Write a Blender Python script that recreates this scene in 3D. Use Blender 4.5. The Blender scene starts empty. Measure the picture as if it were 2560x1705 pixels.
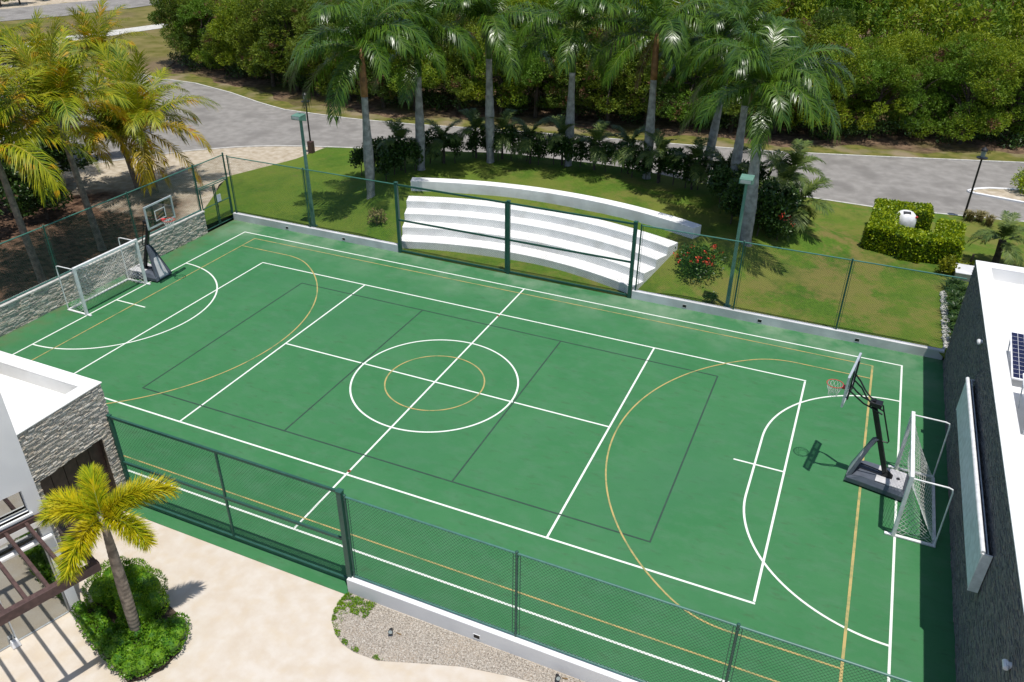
import bpy, math, random
import numpy as np
from mathutils import Vector, Matrix
R_ = math.radians
random.seed(7)
rng = np.random.default_rng(7)
scene = bpy.context.scene
COL = scene.collection

# ------------------------------------------------------------------ camera
CAM = np.array([11.905, -20.563, 15.501])
ROT = np.array([[0.91484626, 0.40373362, 0.00744855],
                [0.20975046, -0.45936319, -0.86312815],
                [-0.34505226, 0.7911919, -0.50493001]])      # rows: image right, image down, forward
FPX = 2011.2                                                  # focal length in pixels of the 2560 px wide photo
cd = bpy.data.cameras.new('camera')
cam = bpy.data.objects.new('camera', cd)
COL.objects.link(cam)
cd.sensor_width = 36.0
cd.lens = FPX / 2560 * 36.0
cd.clip_start = 0.1
cd.clip_end = 2000
cam.matrix_world = Matrix(((ROT[0, 0], -ROT[1, 0], -ROT[2, 0], CAM[0]),
                           (ROT[0, 1], -ROT[1, 1], -ROT[2, 1], CAM[1]),
                           (ROT[0, 2], -ROT[1, 2], -ROT[2, 2], CAM[2]),
                           (0, 0, 0, 1)))
scene.camera = cam

# ------------------------------------------------------------------ sky, sun, exposure
SUNV = Vector((0.16, -0.125, 1.0)).normalized()
w = bpy.data.worlds.new('World')
scene.world = w
w.use_nodes = True
nt = w.node_tree
sky = nt.nodes.new('ShaderNodeTexSky')
sky.sky_type = 'NISHITA'
sky.sun_disc = False
sky.sun_elevation = math.asin(SUNV.z)
sky.sun_rotation = math.atan2(SUNV.x, SUNV.y)
sky.air_density = 1.0
sky.dust_density = 0.8
bgn = nt.nodes['Background']
nt.links.new(sky.outputs[0], bgn.inputs[0])
bgn.inputs[1].default_value = 0.11
sd = bpy.data.lights.new('sun', 'SUN')
sd.energy = 3.9
sd.angle = R_(0.53)
sd.color = (1.0, 0.96, 0.9)
sun = bpy.data.objects.new('sun', sd)
COL.objects.link(sun)
sun.rotation_euler = SUNV.to_track_quat('Z', 'Y').to_euler()
sun.location = (0, 0, 60)
vs = scene.view_settings
vs.view_transform = 'Standard'
vs.look = 'None'
vs.exposure = 0.2
vs.gamma = 1.0
vs.use_curve_mapping = False
scene.cycles.max_bounces = 6
scene.cycles.transparent_max_bounces = 6


# ------------------------------------------------------------------ pixel (2560 px photo) -> place
def ray(px, py):
    return ROT.T @ np.array([(px - 1280) / FPX, (py - 852.5) / FPX, 1.0])


def at(px, py, z=0.0):
    d = ray(px, py)
    return CAM + d * ((z - CAM[2]) / d[2])


def smooth(t):
    t = min(1.0, max(0.0, t))
    return t * t * (3 - 2 * t)


# amphitheatre centre; the lawn rises round it as a berm
AX, AY = -1.45, -4.75


def lawn_z(x, y):
    dx, dy = x - AX, y - AY
    r = math.hypot(dx, dy)
    th = abs(math.degrees(math.atan2(dx, dy)))
    if r < 15.4:
        ramp = 0.03
    elif r < 18.2:
        ramp = 0.03 + (r - 15.4) / 2.8 * 1.15
    elif r < 19.3:
        ramp = 1.18 + (r - 18.2) / 1.1 * 0.24
    else:
        ramp = 1.42
    ramp += (0.0 - ramp) * smooth((r - 26.0) / 2.6)
    if dy < 0:
        ramp = 0.2
    a = 1.0 - smooth((th - 22.6) / 11.0)
    base = 0.27 * (1 - smooth((y - 17.0) / 6.0)) + 0.02
    base *= smooth((x + 19.5) / 3.0) if x < -16.5 else 1.0
    n = 0.03 * math.sin(x * 0.9 + 1.3) * math.sin(y * 0.7)
    return base + a * (ramp - base) + n


def drop(px, py):
    """where the ray through a photo pixel meets the lawn"""
    d = ray(px, py)
    t = (3.0 - CAM[2]) / d[2]
    for _ in range(4000):
        p = CAM + d * t
        if p[2] <= lawn_z(p[0], p[1]):
            break
        t += 0.01
    return p


# ------------------------------------------------------------------ materials
MATS = {}


def newmat(name):
    m = bpy.data.materials.new(name)
    m.use_nodes = True
    n = m.node_tree.nodes
    return m, n, m.node_tree.links, n['Principled BSDF']


def L3(c):
    return (c[0], c[1], c[2], 1.0)


def noisy(name, c1, c2, scale=3.0, rough=0.7, bump=0.0, detail=6.0, c3=None, scale3=0.4, bscale=None, spec=0.3, metal=0.0, lo=0.35, hi=0.65, amt3=1.0):
    """two colours mixed by fine noise, optionally a third by broad patches, with a bump"""
    m, n, l, b = newmat(name)
    tc = n.new('ShaderNodeTexCoord')
    geo = n.new('ShaderNodeNewGeometry')
    nz = n.new('ShaderNodeTexNoise')
    nz.inputs['Scale'].default_value = scale
    nz.inputs['Detail'].default_value = detail
    l.new(geo.outputs['Position'], nz.inputs['Vector'])
    rp = n.new('ShaderNodeValToRGB')
    rp.color_ramp.elements[0].position = lo
    rp.color_ramp.elements[1].position = hi
    rp.color_ramp.elements[0].color = L3(c1)
    rp.color_ramp.elements[1].color = L3(c2)
    l.new(nz.outputs['Fac'], rp.inputs['Fac'])
    out = rp.outputs['Color']
    if c3 is not None:
        n3 = n.new('ShaderNodeTexNoise')
        n3.inputs['Scale'].default_value = scale3
        n3.inputs['Detail'].default_value = 5
        l.new(geo.outputs['Position'], n3.inputs['Vector'])
        mr = n.new('ShaderNodeMapRange')
        mr.inputs['From Min'].default_value = 0.5
        mr.inputs['From Max'].default_value = 0.66
        mr.inputs['To Max'].default_value = amt3
        l.new(n3.outputs['Fac'], mr.inputs['Value'])
        mx = n.new('ShaderNodeMix')
        mx.data_type = 'RGBA'
        l.new(mr.outputs[0], mx.inputs[0])
        l.new(out, mx.inputs[6])
        mx.inputs[7].default_value = L3(c3)
        out = mx.outputs[2]
    l.new(out, b.inputs['Base Color'])
    b.inputs['Roughness'].default_value = rough
    b.inputs['Metallic'].default_value = metal
    b.inputs['Specular IOR Level'].default_value = spec
    if bump:
        nb = n.new('ShaderNodeTexNoise')
        nb.inputs['Scale'].default_value = bscale or scale * 4
        nb.inputs['Detail'].default_value = 4
        l.new(geo.outputs['Position'], nb.inputs['Vector'])
        bp = n.new('ShaderNodeBump')
        bp.inputs['Strength'].default_value = bump
        bp.inputs['Distance'].default_value = 0.03
        l.new(nb.outputs['Fac'], bp.inputs['Height'])
        l.new(bp.outputs['Normal'], b.inputs['Normal'])
    MATS[name] = m
    return m


def leafmat(name, c1, c2, c3=None, rough=0.5, trans=0.3, nscale=0.6, p3=0.12, spec=0.35, species=None):
    """leaf colour varies leaf by leaf and clump by clump; thin leaves let light through"""
    m, n, l, b = newmat(name)
    geo = n.new('ShaderNodeNewGeometry')
    nz = n.new('ShaderNodeTexNoise')
    nz.inputs['Scale'].default_value = nscale
    nz.inputs['Detail'].default_value = 3
    l.new(geo.outputs['Position'], nz.inputs['Vector'])
    ad = n.new('ShaderNodeMath')
    ad.operation = 'ADD'
    sb = n.new('ShaderNodeMath')
    sb.operation = 'MULTIPLY_ADD'
    sb.inputs[1].default_value = 0.55
    sb.inputs[2].default_value = -0.28
    l.new(geo.outputs['Random Per Island'], sb.inputs[0])
    l.new(nz.outputs['Fac'], ad.inputs[0])
    l.new(sb.outputs[0], ad.inputs[1])
    rp = n.new('ShaderNodeValToRGB')
    e = rp.color_ramp.elements
    e[0].position = 0.25
    e[1].position = 0.72
    e[0].color = L3(c1)
    e[1].color = L3(c2)
    l.new(ad.outputs[0], rp.inputs['Fac'])
    out = rp.outputs['Color']
    if species is not None:
        n4 = n.new('ShaderNodeTexNoise')
        n4.inputs['Scale'].default_value = 0.17
        n4.inputs['Detail'].default_value = 2
        l.new(geo.outputs['Position'], n4.inputs['Vector'])
        m4 = n.new('ShaderNodeMapRange')
        m4.inputs['From Min'].default_value = 0.47
        m4.inputs['From Max'].default_value = 0.60
        m4.inputs['To Max'].default_value = 0.8
        l.new(n4.outputs['Fac'], m4.inputs['Value'])
        x4 = n.new('ShaderNodeMix')
        x4.data_type = 'RGBA'
        l.new(m4.outputs[0], x4.inputs[0])
        l.new(out, x4.inputs[6])
        x4.inputs[7].default_value = L3(species)
        out = x4.outputs[2]
    if c3 is not None:
        n3 = n.new('ShaderNodeTexNoise')
        n3.inputs['Scale'].default_value = nscale * 2.2
        n3.inputs['Detail'].default_value = 2
        l.new(geo.outputs['Position'], n3.inputs['Vector'])
        gt = n.new('ShaderNodeMapRange')
        gt.inputs['From Min'].default_value = 0.72 - p3
        gt.inputs['From Max'].default_value = 0.76 - p3
        l.new(n3.outputs['Fac'], gt.inputs['Value'])
        mx = n.new('ShaderNodeMix')
        mx.data_type = 'RGBA'
        l.new(gt.outputs[0], mx.inputs[0])
        l.new(out, mx.inputs[6])
        mx.inputs[7].default_value = L3(c3)
        out = mx.outputs[2]
    l.new(out, b.inputs['Base Color'])
    b.inputs['Roughness'].default_value = rough
    b.inputs['Specular IOR Level'].default_value = spec
    if trans > 0:
        tr = n.new('ShaderNodeBsdfTranslucent')
        l.new(out, tr.inputs['Color'])
        ms = n.new('ShaderNodeMixShader')
        ms.inputs[0].default_value = trans
        l.new(b.outputs[0], ms.inputs[1])
        l.new(tr.outputs[0], ms.inputs[2])
        l.new(ms.outputs[0], n['Material Output'].inputs[0])
    MATS[name] = m
    return m


def plain(name, c, rough=0.5, metal=0.0, spec=0.4, var=0.12, scale=6.0):
    c2 = tuple(min(1.0, v * (1 + var)) for v in c)
    c1 = tuple(v * (1 - var) for v in c)
    return noisy(name, c1, c2, scale=scale, rough=rough, metal=metal, spec=spec)


# court: green acrylic with scuffs and a dusty bleached band by the far kerb
def court_material():
    m, n, l, b = newmat('court_green')
    geo = n.new('ShaderNodeNewGeometry')

    def noise(scale, detail, rough=0.5, stretch=None):
        q = n.new('ShaderNodeTexNoise')
        q.inputs['Scale'].default_value = scale
        q.inputs['Detail'].default_value = detail
        q.inputs['Roughness'].default_value = rough
        if stretch:
            mp = n.new('ShaderNodeMapping')
            mp.inputs['Scale'].default_value = stretch
            l.new(geo.outputs['Position'], mp.inputs['Vector'])
            l.new(mp.outputs[0], q.inputs['Vector'])
        else:
            l.new(geo.outputs['Position'], q.inputs['Vector'])
        return q.outputs['Fac']

    def rng_(v, a, c, to=1.0):
        q = n.new('ShaderNodeMapRange')
        q.inputs['From Min'].default_value = a
        q.inputs['From Max'].default_value = c
        q.inputs['To Max'].default_value = to
        l.new(v, q.inputs['Value'])
        return q.outputs[0]

    def mix(f, a, c):
        q = n.new('ShaderNodeMix')
        q.data_type = 'RGBA'
        l.new(f, q.inputs[0])
        if isinstance(a, tuple):
            q.inputs[6].default_value = L3(a)
        else:
            l.new(a, q.inputs[6])
        q.inputs[7].default_value = L3(c)
        return q.outputs[2]

    c = mix(rng_(noise(0.35, 6, 0.6), 0.35, 0.65), (0.036, 0.160, 0.056), (0.050, 0.180, 0.069))
    c = mix(rng_(noise(1.3, 8, 0.65, (1, 1.6, 1)), 0.46, 0.72, 0.75), c, (0.068, 0.180, 0.088))
    c = mix(rng_(noise(2.6, 6, 0.6, (0.7, 1.8, 1)), 0.57, 0.72, 0.6), c, (0.046, 0.112, 0.046))
    c = mix(rng_(noise(40, 3), 0.62, 0.75, 0.35), c, (0.025, 0.12, 0.05))
    c = mix(rng_(noise(7.0, 9, 0.75, (1.6, 0.5, 1)), 0.62, 0.72, 0.35), c, (0.095, 0.200, 0.115))
    c = mix(rng_(noise(0.16, 4, 0.5), 0.52, 0.70, 0.45), c, (0.040, 0.150, 0.066))
    # dusty bleached film against the far kerb
    sp = n.new('ShaderNodeSeparateXYZ')
    l.new(geo.outputs['Position'], sp.inputs[0])
    ya = rng_(sp.outputs['Y'], 5.9, 9.0)
    dn = rng_(noise(0.55, 6, 0.6), 0.42, 0.66)
    mu = n.new('ShaderNodeMath')
    mu.operation = 'MULTIPLY'
    l.new(ya, mu.inputs[0])
    l.new(dn, mu.inputs[1])
    c = mix(mu.outputs[0], c, (0.17, 0.26, 0.165))
    xa = rng_(sp.outputs['X'], -15.3, -16.5)
    dm = rng_(noise(1.6, 6, 0.65), 0.40, 0.62, 0.7)
    m2 = n.new('ShaderNodeMath')
    m2.operation = 'MULTIPLY'
    l.new(xa, m2.inputs[0])
    l.new(dm, m2.inputs[1])
    c = mix(m2.outputs[0], c, (0.11, 0.125, 0.06))
    c = mix(rng_(noise(3.8, 7, 0.7, (0.35, 1.4, 1)), 0.60, 0.70, 0.4), c, (0.030, 0.105, 0.045))
    # reddish worn dots
    c = mix(rng_(noise(3.2, 5, 0.7), 0.70, 0.78, 0.45), c, (0.16, 0.13, 0.07))
    l.new(c, b.inputs['Base Color'])
    b.inputs['Roughness'].default_value = 0.62
    b.inputs['Specular IOR Level'].default_value = 0.22
    nb = n.new('ShaderNodeTexNoise')
    nb.inputs['Scale'].default_value = 60
    bp = n.new('ShaderNodeBump')
    bp.inputs['Strength'].default_value = 0.15
    bp.inputs['Distance'].default_value = 0.01
    l.new(geo.outputs['Position'], nb.inputs['Vector'])
    l.new(nb.outputs['Fac'], bp.inputs['Height'])
    l.new(bp.outputs['Normal'], b.inputs['Normal'])
    MATS['court_green'] = m


court_material()


def paint_material(name, c, worn, amount):
    """line paint, worn through to the court in places"""
    m, n, l, b = newmat(name)
    geo = n.new('ShaderNodeNewGeometry')
    q = n.new('ShaderNodeTexNoise')
    q.inputs['Scale'].default_value = 1.7
    q.inputs['Detail'].default_value = 8
    q.inputs['Roughness'].default_value = 0.7
    l.new(geo.outputs['Position'], q.inputs['Vector'])
    mr = n.new('ShaderNodeMapRange')
    mr.inputs['From Min'].default_value = 0.56 - amount * 0.1
    mr.inputs['From Max'].default_value = 0.74 - amount * 0.1
    mr.inputs['To Max'].default_value = 0.25 + amount * 0.6
    l.new(q.outputs['Fac'], mr.inputs['Value'])
    mx = n.new('ShaderNodeMix')
    mx.data_type = 'RGBA'
    l.new(mr.outputs[0], mx.inputs[0])
    mx.inputs[6].default_value = L3(c)
    mx.inputs[7].default_value = L3(worn)
    l.new(mx.outputs[2], b.inputs['Base Color'])
    b.inputs['Roughness'].default_value = 0.6
    MATS[name] = m


paint_material('paint_white', (0.74, 0.77, 0.70), (0.40, 0.52, 0.40), 0.35)
paint_material('paint_yellow', (0.44, 0.335, 0.12), (0.15, 0.22, 0.085), 1.0)
paint_material('paint_black', (0.022, 0.055, 0.036), (0.038, 0.105, 0.052), 0.6)


def lawn_material():
    m, n, l, b = newmat('lawn_grass')
    geo = n.new('ShaderNodeNewGeometry')

    def noise(scale, detail, rough=0.55):
        q = n.new('ShaderNodeTexNoise')
        q.inputs['Scale'].default_value = scale
        q.inputs['Detail'].default_value = detail
        q.inputs['Roughness'].default_value = rough
        l.new(geo.outputs['Position'], q.inputs['Vector'])
        return q.outputs['Fac']

    def rng_(v, a, c, to=1.0):
        q = n.new('ShaderNodeMapRange')
        q.inputs['From Min'].default_value = a
        q.inputs['From Max'].default_value = c
        q.inputs['To Max'].default_value = to
        l.new(v, q.inputs['Value'])
        return q.outputs[0]

    def mix(f, a, c):
        q = n.new('ShaderNodeMix')
        q.data_type = 'RGBA'
        l.new(f, q.inputs[0])
        if isinstance(a, tuple):
            q.inputs[6].default_value = L3(a)
        else:
            l.new(a, q.inputs[6])
        q.inputs[7].default_value = L3(c)
        return q.outputs[2]

    c = mix(rng_(noise(9, 8, 0.7), 0.3, 0.7), (0.048, 0.105, 0.012), (0.105, 0.185, 0.022))
    # drier, straw coloured patches towards +x and at the foot of the steps
    sp = n.new('ShaderNodeSeparateXYZ')
    l.new(geo.outputs['Position'], sp.inputs[0])
    dry = noise(0.42, 9, 0.72)
    d1 = rng_(dry, 0.46, 0.55)
    xa = rng_(sp.outputs['X'], -12.0, 7.0)
    mu = n.new('ShaderNodeMath')
    mu.operation = 'MULTIPLY'
    l.new(d1, mu.inputs[0])
    l.new(xa, mu.inputs[1])
    c = mix(rng_(mu.outputs[0], 0.0, 1.0, 0.85), c, (0.200, 0.155, 0.055))
    c = mix(rng_(noise(1.1, 5, 0.6), 0.50, 0.72, 0.6), c, (0.125, 0.165, 0.022))
    c = mix(rng_(noise(0.21, 4, 0.55), 0.40, 0.62, 0.7), c, (0.145, 0.185, 0.030))
    c = mix(rng_(noise(0.9, 10, 0.75), 0.56, 0.70, 0.5), c, (0.180, 0.150, 0.055))
    c = mix(rng_(noise(0.33, 8, 0.7), 0.54, 0.66, 0.6), c, (0.030, 0.085, 0.010))
    c = mix(rng_(noise(45, 4, 0.7), 0.5, 0.8, 0.6), c, (0.03, 0.055, 0.008))
    l.new(c, b.inputs['Base Color'])
    b.inputs['Roughness'].default_value = 0.9
    b.inputs['Specular IOR Level'].default_value = 0.1
    nb = n.new('ShaderNodeTexNoise')
    nb.inputs['Scale'].default_value = 28
    nb.inputs['Detail'].default_value = 5
    bp = n.new('ShaderNodeBump')
    bp.inputs['Strength'].default_value = 0.8
    bp.inputs['Distance'].default_value = 0.05
    l.new(geo.outputs['Position'], nb.inputs['Vector'])
    l.new(nb.outputs['Fac'], bp.inputs['Height'])
    l.new(bp.outputs['Normal'], b.inputs['Normal'])
    MATS['lawn_grass'] = m


lawn_material()
noisy('asphalt', (0.215, 0.203, 0.186), (0.275, 0.260, 0.240), 1.6, 0.9, 0.4, 12, c3=(0.185, 0.174, 0.160), scale3=0.45, bscale=60, spec=0.15)
noisy('concrete_kerb', (0.42, 0.41, 0.38), (0.58, 0.56, 0.52), 3, 0.9, 0.2)
noisy('forest_floor', (0.07, 0.045, 0.03), (0.20, 0.135, 0.085), 2.2, 0.95, 0.8, 9, c3=(0.09, 0.085, 0.025), scale3=0.2, bscale=9, spec=0.1)
noisy('verge_grass', (0.085, 0.10, 0.018), (0.165, 0.150, 0.042), 1.6, 0.95, 0.6, 9, c3=(0.24, 0.19, 0.12), scale3=0.35, bscale=20, spec=0.1)
noisy('far_grass', (0.10, 0.10, 0.02), (0.19, 0.16, 0.06), 0.5, 0.95, 0.4, 9, c3=(0.16, 0.12, 0.07), scale3=0.09, spec=0.1)
noisy('pale_sand', (0.34, 0.28, 0.20), (0.52, 0.45, 0.35), 2.5, 0.95, 0.5, 9, c3=(0.24, 0.20, 0.10), scale3=0.28, bscale=30, spec=0.1)
noisy('leaf_litter', (0.035, 0.022, 0.014), (0.13, 0.075, 0.045), 3.0, 0.95, 0.8, 9, c3=(0.24, 0.17, 0.115), scale3=0.3, bscale=14, spec=0.1)
noisy('travertine', (0.52, 0.445, 0.355), (0.575, 0.520, 0.45), 2.2, 0.6, 0.10, 14, c3=(0.53, 0.435, 0.31), scale3=2.4, bscale=12, spec=0.25, amt3=0.38)
noisy('pea_gravel', (0.16, 0.135, 0.105), (0.48, 0.43, 0.365), 26, 0.9, 1.0, 3, c3=(0.42, 0.33, 0.24), scale3=0.8, bscale=34, spec=0.15, amt3=0.4)
noisy('white_render', (0.70, 0.70, 0.70), (0.80, 0.80, 0.79), 0.8, 0.75, 0.06, 6, spec=0.2)
noisy('roof_white', (0.72, 0.71, 0.69), (0.82, 0.81, 0.79), 0.9, 0.7, 0.08, 8, c3=(0.58, 0.56, 0.52), scale3=0.5, spec=0.2, amt3=0.5)
noisy('kerb_wall_paint', (0.52, 0.52, 0.53), (0.66, 0.66, 0.67), 1.4, 0.8, 0.1, 8, c3=(0.42, 0.42, 0.40), scale3=0.6, spec=0.2, amt3=0.4)
noisy('step_white', (0.72, 0.72, 0.71), (0.83, 0.83, 0.81), 1.3, 0.8, 0.1, 8, c3=(0.58, 0.57, 0.53), scale3=1.1, spec=0.2, amt3=0.45)


def left_earth():
    m, n, l, b = newmat('left_earth')
    geo = n.new('ShaderNodeNewGeometry')

    def ns(sc, d=8):
        q = n.new('ShaderNodeTexNoise')
        q.inputs['Scale'].default_value = sc
        q.inputs['Detail'].default_value = d
        l.new(geo.outputs['Position'], q.inputs['Vector'])
        return q.outputs['Fac']

    def ramp(v, a, c, c1, c2):
        q = n.new('ShaderNodeValToRGB')
        q.color_ramp.elements[0].position = a
        q.color_ramp.elements[1].position = c
        q.color_ramp.elements[0].color = L3(c1)
        q.color_ramp.elements[1].color = L3(c2)
        l.new(v, q.inputs['Fac'])
        return q.outputs['Color']
    sand = ramp(ns(2.6), 0.3, 0.7, (0.33, 0.27, 0.19), (0.50, 0.44, 0.35))
    litter = ramp(ns(3.4), 0.36, 0.68, (0.045, 0.028, 0.018), (0.17, 0.10, 0.065))
    sp = n.new('ShaderNodeSeparateXYZ')
    l.new(geo.outputs['Position'], sp.inputs[0])
    ad = n.new('ShaderNodeMath')
    ad.operation = 'MULTIPLY_ADD'
    ad.inputs[1].default_value = 9.0
    l.new(ns(0.45, 6), ad.inputs[0])
    l.new(sp.outputs['Y'], ad.inputs[2])
    mr = n.new('ShaderNodeMapRange')
    mr.inputs['From Min'].default_value = 12.3
    mr.inputs['From Max'].default_value = 15.2
    l.new(ad.outputs[0], mr.inputs['Value'])
    mx = n.new('ShaderNodeMix')
    mx.data_type = 'RGBA'
    l.new(mr.outputs[0], mx.inputs[0])
    l.new(litter, mx.inputs[6])
    l.new(sand, mx.inputs[7])
    l.new(mx.outputs[2], b.inputs['Base Color'])
    b.inputs['Roughness'].default_value = 0.95
    b.inputs['Specular IOR Level'].default_value = 0.1
    bp = n.new('ShaderNodeBump')
    bp.inputs['Strength'].default_value = 0.7
    bp.inputs['Distance'].default_value = 0.04
    l.new(ns(16, 5), bp.inputs['Height'])
    l.new(bp.outputs['Normal'], b.inputs['Normal'])
    MATS['left_earth'] = m


left_earth()


def stone_material(name, cols, rough=0.9):
    """each ledge stone takes its own colour"""
    m, n, l, b = newmat(name)
    geo = n.new('ShaderNodeNewGeometry')
    rp = n.new('ShaderNodeValToRGB')
    rp.color_ramp.interpolation = 'LINEAR'
    els = rp.color_ramp.elements
    while len(els) < len(cols):
        els.new(0.5)
    for i, c in enumerate(cols):
        els[i].position = i / (len(cols) - 1)
        els[i].color = L3(c)
    l.new(geo.outputs['Random Per Island'], rp.inputs['Fac'])
    nz = n.new('ShaderNodeTexNoise')
    nz.inputs['Scale'].default_value = 18
    nz.inputs['Detail'].default_value = 6
    l.new(geo.outputs['Position'], nz.inputs['Vector'])
    mx = n.new('ShaderNodeMix')
    mx.data_type = 'RGBA'
    mx.blend_type = 'OVERLAY'
    mx.inputs[0].default_value = 0.6
    l.new(rp.outputs['Color'], mx.inputs[6])
    l.new(nz.outputs['Fac'], mx.inputs[7])
    hs = n.new('ShaderNodeHueSaturation')
    hs.inputs['Saturation'].default_value = 0.85
    l.new(mx.outputs[2], hs.inputs['Color'])
    l.new(hs.outputs[0], b.inputs['Base Color'])
    b.inputs['Roughness'].default_value = rough
    b.inputs['Specular IOR Level'].default_value = 0.2
    bp = n.new('ShaderNodeBump')
    bp.inputs['Strength'].default_value = 0.5
    bp.inputs['Distance'].default_value = 0.01
    l.new(nz.outputs['Fac'], bp.inputs['Height'])
    l.new(bp.outputs['Normal'], b.inputs['Normal'])
    MATS[name] = m


stone_material('ledge_stone', [(0.32, 0.29, 0.25), (0.50, 0.455, 0.38), (0.42, 0.39, 0.335), (0.54, 0.46, 0.35), (0.60, 0.56, 0.49), (0.44, 0.37, 0.28)])
stone_material('slate_stone', [(0.12, 0.125, 0.12), (0.20, 0.19, 0.175), (0.15, 0.155, 0.145), (0.23, 0.20, 0.17)])
plain('fence_green', (0.022, 0.085, 0.062), 0.45)
plain('fence_rail_green', (0.05, 0.16, 0.125), 0.45)
plain('wire_green', (0.020, 0.075, 0.050), 0.5)
plain('lamp_green', (0.11, 0.225, 0.175), 0.55)
plain('lens_grey', (0.30, 0.34, 0.33), 0.2)
plain('black_metal', (0.012, 0.012, 0.014), 0.4)
plain('black_plastic', (0.020, 0.021, 0.025), 0.5)
plain('slate_plastic', (0.085, 0.098, 0.125), 0.45)
plain('pale_plastic', (0.52, 0.51, 0.52), 0.5)
plain('white_metal', (0.72, 0.72, 0.72), 0.4)
plain('net_white', (0.66, 0.66, 0.62), 0.8)
plain('rust', (0.30, 0.075, 0.04), 0.7)
plain('rim_red', (0.55, 0.055, 0.05), 0.45)
plain('frame_silver', (0.50, 0.54, 0.56), 0.35, 0.3)
plain('timber_brown', (0.075, 0.042, 0.038), 0.55, var=0.25, scale=9)
plain('door_brown', (0.055, 0.032, 0.026), 0.5, var=0.25, scale=7)
plain('panel_grey', (0.62, 0.64, 0.70), 0.5)
plain('trunk_grey', (0.30, 0.29, 0.27), 0.85, var=0.3, scale=4)
plain('trunk_brown', (0.22, 0.18, 0.14), 0.9, var=0.35, scale=6)
plain('shaft_green', (0.055, 0.105, 0.018), 0.45, var=0.2)
plain('shaft_brown', (0.23, 0.11, 0.045), 0.6, var=0.35, scale=5)
plain('bark_dark', (0.07, 0.055, 0.04), 0.95, var=0.4, scale=5)
plain('rachis_green', (0.12, 0.15, 0.03), 0.5)
plain('rachis_yellow', (0.36, 0.27, 0.045), 0.5)
plain('rock_white', (0.50, 0.49, 0.46), 0.9, var=0.3)
plain('soil', (0.06, 0.045, 0.03), 0.95, var=0.3)
plain('flower_red', (0.62, 0.06, 0.03), 0.5)
plain('tank_white', (0.76, 0.76, 0.76), 0.35)
plain('cell_blue', (0.012, 0.014, 0.045), 0.15, spec=0.6)
plain('sign_paper', (0.62, 0.64, 0.72), 0.6)
plain('brass', (0.35, 0.22, 0.09), 0.4, 0.6)
leafmat('royal_leaf', (0.026, 0.078, 0.006), (0.100, 0.185, 0.012), rough=0.30, trans=0.26, nscale=0.9, spec=0.42)
leafmat('coconut_leaf', (0.095, 0.175, 0.006), (0.37, 0.365, 0.010), c3=(0.50, 0.31, 0.010), rough=0.45, trans=0.28, nscale=0.55, p3=0.13, spec=0.28)
leafmat('coconut_leaf_gold', (0.32, 0.27, 0.010), (0.58, 0.40, 0.014), c3=(0.44, 0.19, 0.012), rough=0.5, trans=0.28, nscale=0.9, p3=0.12, spec=0.25)
leafmat('foxtail_leaf', (0.24, 0.33, 0.008), (0.60, 0.50, 0.010), c3=(0.54, 0.46, 0.010), rough=0.5, trans=0.28, nscale=1.0, p3=0.14, spec=0.2)
leafmat('pygmy_leaf', (0.050, 0.095, 0.022), (0.150, 0.200, 0.045), spec=0.25, rough=0.45, trans=0.2, nscale=1.5)
leafmat('forest_leaf', (0.055, 0.110, 0.006), (0.200, 0.255, 0.014), c3=(0.16, 0.075, 0.035), rough=0.6, trans=0.36, nscale=0.42, p3=0.10, species=(0.060, 0.125, 0.016))
leafmat('forest_leaf_bright', (0.095, 0.180, 0.006), (0.300, 0.360, 0.014), c3=(0.17, 0.085, 0.04), rough=0.6, trans=0.38, nscale=0.42, p3=0.09, species=(0.10, 0.215, 0.018))
leafmat('shrub_leaf', (0.020, 0.055, 0.010), (0.065, 0.120, 0.020), rough=0.4, trans=0.18, nscale=1.8)
leafmat('clipped_leaf', (0.11, 0.20, 0.006), (0.38, 0.45, 0.012), rough=0.4, trans=0.22, nscale=2.5)
leafmat('garden_leaf', (0.080, 0.210, 0.008), (0.230, 0.370, 0.012), rough=0.45, trans=0.25, nscale=2.2)
leafmat('garden_leaf_dark', (0.045, 0.150, 0.010), (0.150, 0.290, 0.014), rough=0.4, trans=0.2, nscale=3.0)
leafmat('red_shrub_leaf', (0.020, 0.070, 0.010), (0.070, 0.150, 0.016), rough=0.4, trans=0.2, nscale=3.0)
leafmat('gold_shrub_leaf', (0.12, 0.16, 0.006), (0.27, 0.27, 0.012), rough=0.5, trans=0.25, nscale=3)
leafmat('dead_frond', (0.10, 0.06, 0.03), (0.24, 0.15, 0.08), rough=0.8, trans=0.1, nscale=2)
leafmat('dry_leaf', (0.14, 0.13, 0.04), (0.27, 0.22, 0.09), rough=0.7, trans=0.2, nscale=2)


def glass_material(name, tint, rough=0.03, solid=0.25):
    m, n, l, b = newmat(name)
    gl = n.new('ShaderNodeBsdfGlossy')
    gl.inputs['Roughness'].default_value = rough
    gl.inputs['Color'].default_value = (0.9, 0.92, 0.9, 1)
    tr = n.new('ShaderNodeBsdfTransparent')
    tr.inputs['Color'].default_value = L3(tint)
    lw = n.new('ShaderNodeLayerWeight')
    pw = n.new('ShaderNodeMath')
    pw.operation = 'POWER'
    pw.inputs[1].default_value = 3.5
    l.new(lw.outputs['Facing'], pw.inputs[0])
    ad = n.new('ShaderNodeMath')
    ad.operation = 'MULTIPLY_ADD'
    ad.inputs[1].default_value = 0.8
    ad.inputs[2].default_value = solid
    l.new(pw.outputs[0], ad.inputs[0])
    ms = n.new('ShaderNodeMixShader')
    l.new(ad.outputs[0], ms.inputs[0])
    l.new(tr.outputs[0], ms.inputs[1])
    l.new(gl.outputs[0], ms.inputs[2])
    l.new(ms.outputs[0], n['Material Output'].inputs[0])
    MATS[name] = m


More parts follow.
